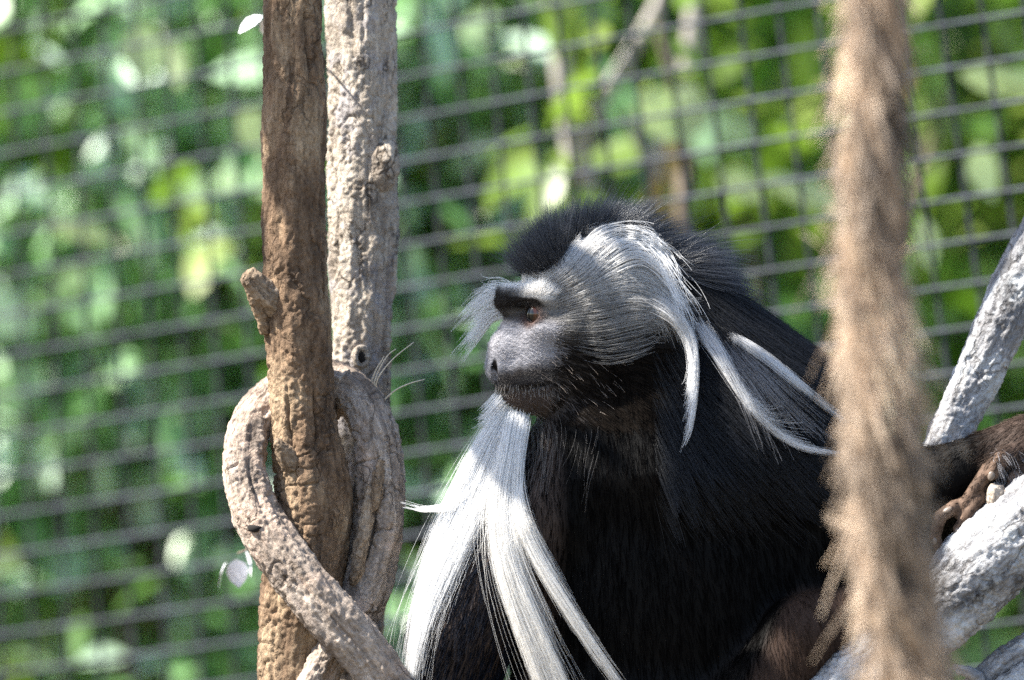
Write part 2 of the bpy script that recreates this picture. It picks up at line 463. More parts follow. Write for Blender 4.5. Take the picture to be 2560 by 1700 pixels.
# ------------------------------------------------------------------ poles, vine, branches
WOOD_BROWN = wood_material('weathered_brown_wood', (0.06, 0.036, 0.022), (0.22, 0.145, 0.09), (0.46, 0.34, 0.22), None, 200, 0.55, deep=0.003)
WOOD_PALE = wood_material('bleached_wood', (0.22, 0.185, 0.16), (0.50, 0.43, 0.355), (0.70, 0.62, 0.52), (0.34, 0.32, 0.33), 170, 1.0, deep=0.004)
WOOD_VINE = wood_material('vine_bark', (0.11, 0.085, 0.07), (0.38, 0.31, 0.255), (0.64, 0.55, 0.47), (0.50, 0.38, 0.30), 240, 0.6, deep=0.0035)
WOOD_GREY = wood_material('lichen_grey_wood', (0.09, 0.088, 0.09), (0.38, 0.38, 0.395), (0.66, 0.665, 0.68), (0.56, 0.575, 0.585), 260, 0.6, deep=0.003)
WOOD_CUT = wood_material('broken_wood', (0.11, 0.075, 0.05), (0.30, 0.22, 0.15), (0.46, 0.37, 0.28), None, 260, 0.5)
WOOD_STUB = wood_material('snapped_grey_wood', (0.16, 0.12, 0.09), (0.40, 0.32, 0.25), (0.56, 0.50, 0.43), None, 260, 0.5)


def bark_disp(seed, ridges, lumps, groove, stretch=0.16, fine=0.0011, flake=0.0017):
    def f(th, along, R, bark):
        q = bark.copy()
        d = lumps * fbm(q * np.array([1, 1, 0.35]) * 26, seed, 3)
        d = d + ridges * fbm(q * np.array([1, 1, stretch]) * 130, seed + 3, 4)
        e = vnoise(q * np.array([1, 1, 0.10]) * 75, seed + 9)
        d = d - groove * np.exp(-(e / 0.09) ** 2) * np.clip(0.35 + 1.3 * vnoise(q * 34, seed + 30), 0, 1.1)
        d = d + flake * fbm(q * np.array([1, 1, 0.55]) * 210, seed + 40, 3)
        c = fbm(q * np.array([1.1, 1.1, 1.3]) * 62, seed + 12, 2)
        d = d - groove * 0.55 * np.exp(-(c / 0.06) ** 2) * np.clip(vnoise(q * 30, seed + 15) * 3, 0, 1)
        return d + fine * fbm(q * 420, seed + 21, 2)
    return f


def pole(name, label, pts, mat, seed, seg=132, cat='pole', **kw):
    """pts: (x, y, metres behind, radius in photo pixels) from top to foot."""
    root = empty(name)
    ps = np.array([np.append(at(x, y, d), r * PX) for x, y, d, r in pts])
    top = ps[0].copy(); foot = ps[-1].copy()
    up = top + (ps[0] - ps[1]) / max(1e-6, np.linalg.norm((ps[0] - ps[1])[:3])) * 0.9
    up[3] = top[3] * 0.9
    dn = foot.copy(); dn[2] = -0.05; dn[:2] += (foot - ps[-2])[:2] * 0.5; dn[3] = foot[3] * 1.1
    mid = spline(ps, 440)
    S = np.vstack([up + (mid[0] - up) * np.linspace(0, 1, 60, endpoint=False)[:, None], mid, mid[-1] + (dn - mid[-1]) * np.linspace(0, 1, 50)[1:, None]])
    v, f, b = tube(S[:, :3], np.maximum(S[:, 3], 0.004), seg, bark_disp(seed, **kw))
    root.location = (float(dn[0]), float(dn[1]), 0.0)
    mesh_obj('trunk', v, f, mat, root, attrs={'bark': b + seed * np.array([0.37, 0.23, 0.71])})
    tag(root, label, cat)
    return root


def stub(name, pts, mat, parent, seed, seg=40, n=60, **kw):
    ps = np.array([np.append(at(x, y, d), r * PX) for x, y, d, r in pts])
    S = spline(ps, n)
    v, f, b = tube(S[:, :3], np.maximum(S[:, 3], 0.001), seg, bark_disp(seed, **kw))
    return mesh_obj(name, v, f, mat, parent, attrs={'bark': b + seed * np.array([0.37, 0.23, 0.71])})


brown = pole('brown_pole', 'brown weathered pole with a broken side stub, ringed by the twisted vine',
             [(735, -60, 0, 75), (736, 250, 0, 77), (735, 560, 0.0, 77), (745, 780, 0, 80), (753, 950, 0, 79), (762, 1080, 0, 82), (780, 1220, 0, 92), (768, 1380, 0, 96), (745, 1560, 0, 97), (740, 1780, 0, 98)],
             WOOD_BROWN, 4, ridges=0.0022, lumps=0.0042, groove=0.0034)
stub('side_stub', [(700, 760, -0.008, 40), (665, 735, -0.012, 38), (636, 706, -0.016, 32), (618, 688, -0.018, 27), (612, 682, -0.0185, 14)], WOOD_CUT, brown, 14, ridges=0.0016, lumps=0.002, groove=0.002)
stub('side_stub', [(668, 830, -0.004, 16), (655, 790, -0.008, 16), (640, 750, -0.011, 18), (628, 715, -0.013, 18)], WOOD_BROWN, brown, 15, ridges=0.0012, lumps=0.002, groove=0.001)
stub('side_stub', [(735, 1160, -0.016, 36), (712, 1132, -0.021, 26), (696, 1108, -0.024, 17), (690, 1098, -0.025, 8)], WOOD_CUT, brown, 16, ridges=0.0012, lumps=0.0015, groove=0.0015)

pale = pole('pale_pole', 'pale bleached pole with cracked bark standing behind the brown pole',
            [(903, -60, 0.0870, 93), (904, 200, 0.0870, 90), (905, 420, 0.0870, 90), (907, 600, 0.0870, 88), (902, 800, 0.0870, 80), (900, 950, 0.0890, 74), (895, 1150, 0.0920, 76), (885, 1400, 0.0970, 78), (870, 1780, 0.1020, 80)],
            WOOD_PALE, 7, ridges=0.0022, lumps=0.0048, groove=0.0042)
# bark plate that stands proud near the edge, and the sunken knot
stub('bark_plate', [(962, 362, 0.0720, 20), (962, 380, 0.0690, 34), (958, 420, 0.0690, 37), (950, 458, 0.0710, 32), (944, 478, 0.0740, 14)], WOOD_PALE, pale, 31, ridges=0.001, lumps=0.002, groove=0.001)
kt = np.linspace(0, 2 * np.pi, 40)
kp = at(903 + 16 * np.cos(kt), 893 + 22 * np.sin(kt), 0.0665 + 0.002 * np.cos(kt))
v, f, b = tube(kp, 0.0030, 20, bark_disp(33, ridges=0.0012, lumps=0.0016, groove=0.0014), cap=False)
kn = mesh_obj('knot', v, f, WOOD_PALE, pale, attrs={'bark': b})
g = G('knot_shade_dark'); g.set(Base_Color=(0.012, 0.009, 0.007), Roughness=1.0)  # dark plug stands for the shade inside the knot
v, f, b = tube(spline([at(903, 872, 0.0695), at(903, 893, 0.0682), at(903, 914, 0.0695)], 12), np.array([1, 8, 11, 12, 13, 13, 13, 13, 12, 11, 8, 1]) * PX, 16)
mesh_obj('knot_hole_shade', v, f, g.m, kn)

vine = empty('twisted_vine')
tag(vine, 'thick grey vine twisted in a loop around the brown pole', 'vine')


def strand(name, pts, seed, mat, parent, n=420, seg=110, **kw):
    ps = np.array([np.append(at(x, y, d), r * PX) for x, y, d, r in pts])
    S = spline(ps, n)
    v, f, b = tube(S[:, :3], np.maximum(S[:, 3], 0.001), seg, bark_disp(seed, **kw))
    return mesh_obj(name, v, f, mat, parent, attrs={'bark': b + seed * np.array([0.37, 0.23, 0.71])})


vf = at(1500, 2600, -0.05)
vine.location = (float(vf[0]), float(vf[1]), 0.0)
strand('strand', [(860, 985, 0.035, 60), (760, 955, 0.045, 55), (672, 1000, 0.022, 52), (618, 1090, 0.002, 52), (612, 1190, -0.012, 53), (648, 1300, -0.024, 60), (722, 1410, -0.036, 66), (820, 1530, -0.042, 66), (920, 1650, -0.040, 62), (1010, 1780, -0.036, 62), (1150, 1980, -0.03, 60)],
       41, WOOD_VINE, vine, ridges=0.0032, lumps=0.0048, groove=0.0040, stretch=0.13)
strand('strand', [(690, 990, 0.036, 52), (790, 950, 0.042, 56), (885, 990, 0.034, 58), (935, 1080, 0.020, 60), (948, 1200, 0.012, 64), (945, 1320, 0.010, 68), (918, 1450, 0.006, 66), (872, 1560, -0.004, 56), (815, 1650, -0.020, 42), (770, 1740, -0.028, 40), (700, 1900, -0.03, 42)],
       47, WOOD_VINE, vine, ridges=0.0034, lumps=0.0052, groove=0.0048, stretch=0.13)
# peeling bark strip on the outer strand
strand('bark_strip', [(925, 1215, -0.004, 13), (917, 1290, -0.007, 17), (900, 1370, -0.010, 17), (888, 1440, -0.011, 13), (880, 1462, -0.009, 6)], 52, WOOD_CUT, vine, 120, 30, ridges=0.0012, lumps=0.002, groove=0.002)
strand('bark_strip', [(952, 1150, -0.003, 10), (945, 1200, -0.006, 15), (940, 1250, -0.007, 14), (934, 1275, -0.006, 6)], 53, WOOD_CUT, vine, 120, 30, ridges=0.0012, lumps=0.002, groove=0.002)

g = G('painted_hole_shade'); g.set(Base_Color=(0.008, 0.006, 0.005), Roughness=1.0)  # near-black plug paints the shade of a hole in the vine
v, f, b = tube(spline([at(618, 1316, -0.0385), at(636, 1322, -0.0430), at(654, 1318, -0.0435)], 10), np.array([1, 5, 8, 9, 9, 9, 8, 7, 4, 1]) * PX, 12)
mesh_obj('bark_hole_shade', v, f, g.m, vine)

# pale dead tree the monkey sits in: leaning limb, gripped limb, low limb
lean = empty('leaning_branch')
lb = at(2900, 0, 0.06)
tag(lean, 'pale grey dead branch leaning up behind the monkey forearm', 'branch')
strand('limb', [(2960, 20, 0.10, 80), (2800, 260, 0.085, 76), (2690, 460, 0.07, 74), (2560, 690, 0.06, 70), (2480, 860, 0.05, 68), (2405, 1020, 0.045, 62), (2350, 1140, 0.04, 56), (2310, 1240, 0.045, 55), (2200, 1480, 0.06, 60), (2100, 1800, 0.08, 70), (2000, 2300, 0.1, 80)], 61, WOOD_GREY, lean, ridges=0.0022, lumps=0.0045, groove=0.0022)
grip = empty('gripped_branch')
tag(grip, 'pale lichen branch under the monkey fingers, shaded dark beneath', 'branch')
strand('limb', [(1700, 2080, -0.02, 85), (1890, 1880, -0.025, 84), (2080, 1735, -0.03, 86), (2230, 1625, -0.03, 90), (2350, 1520, -0.03, 96), (2450, 1420, -0.03, 104), (2560, 1320, -0.028, 104), (2680, 1220, -0.02, 100), (2900, 1080, 0.0, 100)], 66, WOOD_GREY, grip, ridges=0.0022, lumps=0.0062, groove=0.002)
strand('side_stub', [(2530, 1340, -0.012, 62), (2512, 1296, -0.018, 50), (2500, 1256, -0.026, 38), (2492, 1226, -0.031, 22), (2494, 1212, -0.032, 8)], 67, WOOD_STUB, grip, 120, 60, ridges=0.0012, lumps=0.004, groove=0.0012)
low = empty('forked_twig')
tag(low, 'thin white forked branch below the gripped branch', 'branch')
strand('limb', [(2330, 1810, -0.02, 30), (2420, 1730, -0.02, 30), (2500, 1660, -0.02, 34), (2580, 1610, -0.02, 36), (2760, 1500, -0.01, 40)], 71, WOOD_GREY, low, 200, 60, ridges=0.002, lumps=0.003, groove=0.002)
strand('limb', [(2400, 1830, -0.035, 28), (2500, 1730, -0.035, 28), (2580, 1670, -0.03, 30), (2700, 1590, -0.022, 30), (2760, 1530, -0.012, 30)], 72, WOOD_GREY, low, 200, 60, ridges=0.002, lumps=0.003, groove=0.002)
strand('twig', [(2500, 1740, -0.03, 10), (2440, 1690, -0.03, 12), (2400, 1675, -0.03, 12), (2380, 1668, -0.03, 5)], 73, WOOD_GREY, low, 60, 24, ridges=0.0006, lumps=0.001, groove=0.0006)


# ------------------------------------------------------------------ hair
def hair_material(name, rough=0.42, spec=0.5, sheen=0.0):
    g = G(name)
    info = g.n('HairInfo')
    c = g.mix(info.outputs['Intercept'], g.attr('root_tint').outputs['Color'], g.attr('tip_tint').outputs['Color'])
    g.set(Base_Color=c, Roughness=rough)
    g.b.inputs['Specular IOR Level'].default_value = spec
    return g.m


HAIR = hair_material('fur', 0.45, 0.45)
HAIR_BLACK = hair_material('black_fur', 0.42, 0.32)
HAIR_WHITE = hair_material('white_hair', 0.5, 0.4)
nt = HAIR_WHITE.node_tree
_tr = nt.nodes.new('ShaderNodeBsdfTranslucent'); _ms = nt.nodes.new('ShaderNodeMixShader'); _ms.inputs[0].default_value = 0.3
_pb = nt.nodes['Principled BSDF']
nt.links.new(_pb.inputs['Base Color'].links[0].from_socket, _tr.inputs['Color'])
nt.links.new(_pb.outputs[0], _ms.inputs[1]); nt.links.new(_tr.outputs[0], _ms.inputs[2]); nt.links.new(_ms.outputs[0], nt.nodes['Material Output'].inputs['Surface'])


def hair_obj(name, pts, radius, root, tip, mat, parent, taper=0.25):
    """pts (n, k, 3) in world space; root / tip colours (3,) or (n, 3)."""
    n, k, _ = pts.shape
    hc = bpy.data.hair_curves.new(name)
    hc.add_curves([k] * n)
    off = np.array(parent.location if parent else (0, 0, 0), float)
    hc.attributes['position'].data.foreach_set('vector', (pts - off).astype(np.float32).ravel())
    rad = np.asarray(radius, float)
    rad = np.broadcast_to(rad if rad.ndim else rad[None], (n,))[:, None] * np.linspace(1, taper, k)[None] ** 0.8
    a = hc.attributes.get('radius') or hc.attributes.new('radius', 'FLOAT', 'POINT')
    a.data.foreach_set('value', rad.astype(np.float32).ravel())
    for nm, c in (('root_tint', root), ('tip_tint', tip)):
        c = np.broadcast_to(np.asarray(c, np.float32), (n, 3))
        a = hc.attributes.new(nm, 'FLOAT_COLOR', 'CURVE')
        a.data.foreach_set('color', np.concatenate([np.clip(c, 0, 1), np.ones((n, 1))], 1).astype(np.float32).ravel())
    hc.materials.append(mat)
    o = bpy.data.objects.new(name, hc)
    COL.objects.link(o)
    if parent is not None:
        o.parent = parent
    return o


# ------------------------------------------------------------------ the hanging rope
D_ROPE = -0.56
sc = FOCUS / (FOCUS + D_ROPE)
rope = empty('rope')
rpts = [(2190, -1500, 52), (2188, -400, 55), (2186, 0, 58), (2186, 250, 62), (2184, 450, 66), (2184, 700, 72), (2200, 900, 80), (2215, 1100, 82), (2222, 1300, 82), (2245, 1500, 84), (2280, 1700, 84), (2320, 2000, 84), (2330, 2800, 80)]
rp = np.array([np.append(at(x, y, D_ROPE), r * PX / sc) for x, y, r in rpts])
foot = rp[-1].copy(); foot[2] = 0.0
rp = np.vstack([rp, foot])
R = spline(rp, 700)
along = np.concatenate([[0], np.cumsum(np.linalg.norm(np.diff(R[:, :3], axis=0), axis=1))])
g = G('rope_fibre')
vv = g.attr('bark').outputs['Vector']
g.set(Base_Color=g.ramp(g.noise(g.scaled(vv, (1, 1, 0.12)), 260, 5, 0.65), [(0.3, (0.10, 0.055, 0.026)), (0.5, (0.34, 0.23, 0.145)), (0.7, (0.60, 0.47, 0.34))]),
      Roughness=0.9, Normal=g.bump(g.noise(g.scaled(vv, (1, 1, 0.1)), 420, 4, 0.7), 0.8, 0.003))
ROPE = g.m
rope.location = (float(foot[0]), float(foot[1]), 0.0)
tag(rope, 'thick shaggy tan rope hanging down in front of the monkey', 'rope')
fib = []
rr = np.random.default_rng(5)
for k in range(3):
    ph = along / 0.165 * 2 * np.pi + k * 2 * np.pi / 3
    P = R[:, :3] + (R[:, 3] * 0.56)[:, None] * np.stack([np.cos(ph), np.sin(ph), 0 * ph], -1)
    v, f, b = tube(P, R[:, 3] * 0.47, 36, bark_disp(90 + k, ridges=0.005, lumps=0.008, groove=0.005, stretch=0.1))
    mesh_obj('strand', v, f, ROPE, rope, attrs={'bark': b})
    m = 2600
    q = rr.uniform(60, 560, m); qi = q.astype(int)
    out = rr.normal(0, 1, (m, 3)); out[:, 2] *= 0.4; out /= np.linalg.norm(out, axis=1)[:, None]
    base = P[qi] + out * (R[qi, 3] * 0.5)[:, None]
    tang = P[np.minimum(qi + 6, 699)] - P[qi - 6]; tang /= np.linalg.norm(tang, axis=1)[:, None]
    L = rr.uniform(0.012, 0.034, m) * (1 + (rr.random(m) < 0.06) * 0.9)
    lift = np.where(rr.random(m) < 0.25, rr.uniform(0.35, 0.9, m), rr.uniform(0.02, 0.3, m))
    dirn = tang * np.sign(rr.normal(0.6, 1, m))[:, None] + out * lift[:, None] + rr.normal(0, 0.12, (m, 3)); dirn /= np.linalg.norm(dirn, axis=1)[:, None]
    t = np.linspace(0, 1, 5)[None, :, None]
    S = base[:, None] + dirn[:, None] * L[:, None, None] * t + np.array([0, 0, -1.0]) * (L[:, None, None] * 0.25 * t ** 2) + rr.normal(0, 0.0008, (m, 5, 3)) * t
    fib.append(S)
fib = np.vstack(fib)
tone = rr.uniform(0.4, 1.35, len(fib))[:, None] * np.clip(1 + 1.5 * fbm(fib[:, 0] * np.array([26, 26, 13]), 6, 3), 0.22, 1.6)[:, None]
hair_obj('fibre', fib, 0.0004, np.array([0.20, 0.125, 0.075]) * tone, np.array([0.62, 0.48, 0.35]) * tone, HAIR, rope, 0.5)

# dry straw wisps caught on the pale pole and a few white petals by the vine
straw = empty('straw_wisp', tuple(at(960, 985, 0.03).tolist()))
tag(straw, 'pale dry straw wisps sticking out from between the pole and the vine', 'straw')
W = [[(935, 980, 0.030), (948, 940, 0.022), (985, 895, 0.018), (1035, 855, 0.016)], [(930, 975, 0.030), (945, 930, 0.024), (968, 890, 0.02), (990, 872, 0.018)], [(950, 1010, 0.028), (985, 978, 0.02), (1020, 960, 0.016), (1062, 948, 0.014)], [(925, 965, 0.030), (940, 925, 0.025), (952, 905, 0.022), (960, 890, 0.02)]]
for k, w_ in enumerate(W):
    P = spline([at(*q) for q in w_], 20)
    v, f, b = tube(P, np.linspace(0.0006, 0.00022, 20), 6)
    g = G('straw'); g.set(Base_Color=(0.62, 0.56, 0.46), Roughness=0.5)
    mesh_obj('straw_blade', v, f, g.m, straw)
g = G('petal'); g.set(Base_Color=(0.82, 0.82, 0.86), Roughness=0.5); PETAL = g.m
for (lab, cx, cy, d, spots) in [('small white flower hanging on a thin stalk beside the vine loop', 575, 1405, 0.16, [(612, 1396, 0.9, 1.2), (566, 1428, -0.6, 1.1), (590, 1420, 0.2, 1.3)]),
                                ('small lilac white flower near the upper end of the brown pole', 640, 45, 0.16, [(668, 28, 0.9, 0.5), (655, 62, -0.9, 0.5), (664, 66, 0.3, 0.9)])]:
    fl = empty('small_flower', tuple(at(cx, cy, d).tolist()))
    tag(fl, lab, 'flower')
    for (px, py, hd, ti) in spots:
        V_, F_, S_ = leaves(at(px, py - 22, d)[None], np.array([0.021]), np.array([0.017]), np.array([hd * 2]), np.array([ti]), np.array([0.4]), np.array([0.5]))
        mesh_obj('petal', V_, F_, PETAL, fl)
    P = spline([at(cx + 60, cy - 40, 0.05 if cy > 500 else 0.03), at(cx + 40, cy - 30, d * 0.8), at(cx + 20, cy - 22, d)], 14)
    v, f, b = tube(P, 0.0008, 6)
    mesh_obj('stalk', v, f, STEM, fl)

# ------------------------------------------------------------------ the monkey
# Modelled in photo pixels at its own distance: x to the side, y down, d away from the lens.
YAW = math.radians(15)
CY, SY = math.cos(YAW), math.sin(YAW)
HX, HY, HD = 1540.0, 760.0, 60.0


def H(a, v, s):
    """Head space (forward, up, towards its near side) to model space."""
    return np.array([HX - a * CY + s * SY, HY - v, HD - a * SY - s * CY])


def head_coords(p):
    x = p[..., 0] - HX; dd = p[..., 2] - HD
    return np.stack([-x * CY - dd * SY, HY - p[..., 1], x * SY - dd * CY], -1)


def axis(lo, hi, parts):
    out = [lo]
    for end, step in parts:
        k = max(1, round((end - out[-1]) / step)); out += list(np.linspace(out[-1], end, k + 1)[1:])
    return np.array(out, np.float32)


GX = axis(900, 2740, [(1190, 14), (1480, 3.0), (1760, 7), (2280, 13), (2580, 4.0), (2740, 14)])
GY = axis(520, 2150, [(650, 10), (1060, 3.2), (1110, 7), (1400, 4.5), (1760, 13), (2150, 22)])
GD = axis(-260, 380, [(-150, 10), (80, 4.0), (380, 13)])
FLD = np.full((len(GX), len(GY), len(GD)), 200.0, np.float32)


def box_slices(lo, hi):
    s = []
    for A, l, h in zip((GX, GY, GD), lo, hi):
        i = max(0, np.searchsorted(A, l) - 1); j = min(len(A), np.searchsorted(A, h) + 1); s.append(slice(i, max(j, i + 1)))
    return tuple(s)


def blend(sl, f, k, op='add'):
    o = FLD[sl]
    if op == 'add':
        h = np.clip(0.5 + 0.5 * (o - f) / k, 0, 1); FLD[sl] = o * (1 - h) + f * h - k * h * (1 - h)
    else:
        f = -f; h = np.clip(0.5 - 0.5 * (o - f) / k, 0, 1); FLD[sl] = o * (1 - h) + f * h + k * h * (1 - h)


def pts_of(sl):
    return np.stack(np.meshgrid(GX[sl[0]], GY[sl[1]], GD[sl[2]], indexing='ij'), -1)


def ell(c, r, k=30, rot=0.0, op='add'):
    """Ellipsoid along the view axes; rot turns it in the picture plane (degrees, clockwise)."""
    c = np.array(c, np.float32); r = np.array(r, np.float32); m = max(r) + 2 * k + 20
    sl = box_slices(c - m, c + m); p = pts_of(sl) - c
    if rot:
        a = math.radians(rot); x = p[..., 0] * math.cos(a) + p[..., 1] * math.sin(a); y = -p[..., 0] * math.sin(a) + p[..., 1] * math.cos(a)
        p = np.stack([x, y, p[..., 2]], -1)
    k0 = np.linalg.norm(p / r, axis=-1); k1 = np.linalg.norm(p / (r * r), axis=-1)
    blend(sl, (k0 * (k0 - 1) / np.maximum(k1, 1e-6)).astype(np.float32), k, op)


def hell(a, v, s, ra, rv, rs, k=20, op='add'):
    """Ellipsoid in head space."""
    c = H(a, v, s); m = max(ra, rv, rs) + 2 * k + 15
    sl = box_slices(c - m, c + m); q = head_coords(pts_of(sl)) - np.array([a, v, s], np.float32); r = np.array([ra, rv, rs], np.float32)
    k0 = np.linalg.norm(q / r, axis=-1); k1 = np.linalg.norm(q / (r * r), axis=-1)
    blend(sl, (k0 * (k0 - 1) / np.maximum(k1, 1e-6)).astype(np.float32), k, op)


def cone(p0, r0, p1, r1, k=30, op='add'):
    p0 = np.array(p0, np.float32); p1 = np.array(p1, np.float32)
    m = max(r0, r1) + 2 * k + 15
    sl = box_slices(np.minimum(p0, p1) - m, np.maximum(p0, p1) + m); p = pts_of(sl)
    ab = p1 - p0; t = np.clip(((p - p0) @ ab) / (ab @ ab), 0, 1)
    f = np.linalg.norm(p - p0 - t[..., None] * ab, axis=-1) - (r0 + (r1 - r0) * t)
    blend(sl, f.astype(np.float32), k, op)


def chain(pts, k=8, op='add'):
    for a, b in zip(pts[:-1], pts[1:]):
        cone(a[:3], a[3], b[:3], b[3], k, op)


# trunk, back, limbs
ell((1640, 1480, 100), (390, 470, 220), 40)
ell((1600, 1900, 60), (470, 260, 230), 60)
ell((1835, 1130, 100), (275, 275, 190), 70)
cone((1600, 850, 70), 150, (1680, 1150, 95), 250, 60)
cone((1360, 1300, 20), 150, (1150, 1600, -10), 118, 50)
cone((1150, 1600, -10), 118, (1100, 1900, -20), 95, 40)
cone((2000, 1150, 40), 150, (2320, 1225, 30), 92, 60)
cone((2320, 1220, 25), 88, (2560, 1112, 10), 66, 40)
cone((2560, 1112, 10), 66, (2720, 1050, 0), 58, 20)
ell((2200, 1310, 80), (180, 150, 110), 60)
cone((1800, 1900, -60), 150, (2010, 1600, -75), 98, 50)
cone((2010, 1590, -75), 96, (2210, 1480, -70), 60, 40)
cone((1670, 720, 85), 95, (1880, 1010, 95), 205, 70)
ell((1500, 1240, 75), (215, 260, 165), 60)
cone((1480, 960, 45), 105, (1500, 1180, 60), 170, 50)
ell((2010, 1410, 95), (200, 190, 110), 60)
# skull, cheeks, face
hell(30, 28, 0, 205, 148, 140)
hell(0, -85, 70, 165, 150, 90, 50)
hell(0, -85, -70, 165, 150, 90, 50)
hell(120, -130, 0, 140, 120, 105, 50)
hell(165, -45, 0, 88, 100, 100, 25)
for s in (1, -1):
    cone(H(282, 6, 6 * s), 23, H(205, 18, 86 * s), 24, 34)          # brow ridge
    cone(H(215, -62, 78 * s), 26, H(150, -60, 112 * s), 30, 26)       # cheekbone
    hell(250, -24, 54 * s, 30, 24, 30, 22, 'sub')                     # socket
cone(H(262, -40, 0), 25, H(286, -112, 0), 37, 20)                     # nose bridge
cone(H(286, -112, 0), 37, H(300, -158, 0), 37, 20)
hell(205, -115, 0, 80, 85, 84, 30)                    # nose tip
hell(205, -188, 0, 101, 70, 82, 30)                                   # muzzle
hell(182, -228, 0, 108, 50, 72, 12)                                   # lower jaw
EYES = []
for s in (1, -1):
    e = H(213, -26, 60 * s)
    EYES.append(e)
    hell(213, -26, 60 * s, 38, 37, 38, 10)                             # lids
    hell(246, -26, 68 * s, 32, 21, 33, 4, 'sub')
    hell(213, -26, 60 * s, 32, 32, 32, 2, 'sub')
for s in (1, -1):                                                     # nostrils
    chain([(*H(326, -138, 29 * s), 5), (*H(324, -162, 28 * s), 8), (*H(320, -182, 20 * s), 9)], 3, 'sub')
for s in (1, -1):                                                     # ears, hidden in the fur
    hell(-20, -30, 150 * s, 40, 45, 14, 10)
# the hand on the branch
chain([(2600, 1120, -10, 60), (2545, 1140, -35, 44), (2508, 1158, -55, 30)], 18)
FINGERS = [
    [(2520, 1140, -62, 27), (2474, 1172, -84, 21), (2440, 1222, -92, 19), (2412, 1262, -92, 17), (2396, 1284, -88, 15)],
    [(2480, 1212, -62, 19), (2450, 1246, -92, 18), (2424, 1284, -102, 17), (2396, 1322, -98, 14), (2402, 1344, -84, 12)],
    [(2430, 1250, -58, 18), (2386, 1268, -92, 18), (2350, 1292, -104, 17), (2337, 1342, -100, 15), (2348, 1370, -86, 13)],
    [(2540, 1130, -60, 25), (2502, 1148, -92, 20), (2482, 1184, -102, 17)],
    [(2570, 1160, -60, 24), (2536, 1196, -88, 17), (2524, 1246, -92, 13)]]
for fg in FINGERS:
    chain(fg, 2.5)


def surface_nets(F, X, Y, Z):
    s = F < 0
    n = np.array(F.shape) - 1
    cnt = np.zeros(n, np.int8)
    C = [(i, j, k) for i in (0, 1) for j in (0, 1) for k in (0, 1)]
    sub = lambda A, c: A[c[0]:c[0] + n[0], c[1]:c[1] + n[1], c[2]:c[2] + n[2]]
    for c in C: cnt += sub(s, c)
    act = (cnt > 0) & (cnt < 8)
    ci = np.argwhere(act)
    ids = np.full(n, -1, np.int64); ids[act] = np.arange(len(ci))
    acc = np.zeros((len(ci), 3)); num = np.zeros(len(ci))
    fv = {c: F[ci[:, 0] + c[0], ci[:, 1] + c[1], ci[:, 2] + c[2]].astype(float) for c in C}
    for c in C:
        for ax in range(3):
            if c[ax]: continue
            e = list(c); e[ax] = 1; e = tuple(e)
            a, b = fv[c], fv[e]; m = (a < 0) != (b < 0)
            t = np.where(m, a / np.where(m, a - b, 1), 0)
            pos = np.array(c, float)[None].repeat(len(ci), 0); pos[:, ax] = t
            acc[m] += pos[m]; num[m] += 1
    q = ci + acc / num[:, None]
    V = np.stack([np.interp(q[:, k], np.arange(len(A)), A) for k, A in enumerate((X, Y, Z))], -1)
    faces = []
    for ax in range(3):
        b, c = (ax + 1) % 3, (ax + 2) % 3
        lo = [slice(None)] * 3; hi = [slice(None)] * 3
        lo[ax] = slice(0, -1); hi[ax] = slice(1, None)
        lo[b] = hi[b] = slice(1, -1); lo[c] = hi[c] = slice(1, -1)
        A, B = s[tuple(lo)], s[tuple(hi)]
        for flag, rev in ((A & ~B, False), (~A & B, True)):
            e = np.argwhere(flag); e[:, b] += 1; e[:, c] += 1
            def cell(db, dc):
                w = e.copy(); w[:, b] -= db; w[:, c] -= dc
                return ids[w[:, 0], w[:, 1], w[:, 2]]
            f = np.stack([cell(1, 1), cell(0, 1), cell(0, 0), cell(1, 0)], -1)
            faces.append(f[:, ::-1] if rev else f)
    return V, np.vstack(faces)


V, Fq = surface_nets(FLD, GX, GY, GD)
# relax
def relax(V, F, n, w=0.5):
    e = np.vstack([F[:, [0, 1]], F[:, [1, 2]], F[:, [2, 3]], F[:, [3, 0]]])
    for _ in range(n):
        acc = np.zeros_like(V); num = np.zeros(len(V))
        for a, b in ((0, 1), (1, 0)):
            for ax in range(3): acc[:, ax] += np.bincount(e[:, a], V[e[:, b], ax], len(V))
            num += np.bincount(e[:, a], minlength=len(V))
        V = V + w * (acc / num[:, None] - V)
    return V


def normals(V, F):
    a = V[F[:, 2]] - V[F[:, 0]]; b = V[F[:, 3]] - V[F[:, 1]]
    fn = np.cross(a, b); N = np.zeros_like(V)
    for k in range(4):
        for ax in range(3): N[:, ax] += np.bincount(F[:, k], fn[:, ax], len(V))
    return N / np.maximum(np.linalg.norm(N, axis=1), 1e-9)[:, None]


V = relax(V, Fq, 2, 0.4)
NV = normals(V, Fq)
if np.mean(np.sum(NV * (V - V.mean(0)), 1)) < 0:
    Fq = Fq[:, ::-1]; NV = -NV
hc = head_coords(V)
# mouth line, nose wrinkles and skin relief
a_, v_, s_ = hc.T
mouth = -220 + (307 - a_) * 0.17 + 0.0009 * np.clip(250 - a_, 0, 200) ** 2
infront = np.clip((a_ - 175) / 25, 0, 1) * (np.abs(s_) < 100)
V = V - NV * (8.5 * np.exp(-((v_ - mouth) / 4.2) ** 2) * infront)[:, None]
V = V + NV * (3.0 * np.exp(-((v_ - mouth - 11) / 8) ** 2) * infront)[:, None]
V = V + NV * (1.2 * fbm(V / 22.0, 3, 3) * (a_ > 140))[:, None]
NV = normals(V, Fq)

# skin colours by region, with nostril shade painted in
def smooth(x, lo, hi): t = np.clip((x - lo) / (hi - lo), 0, 1); return t * t * (3 - 2 * t)


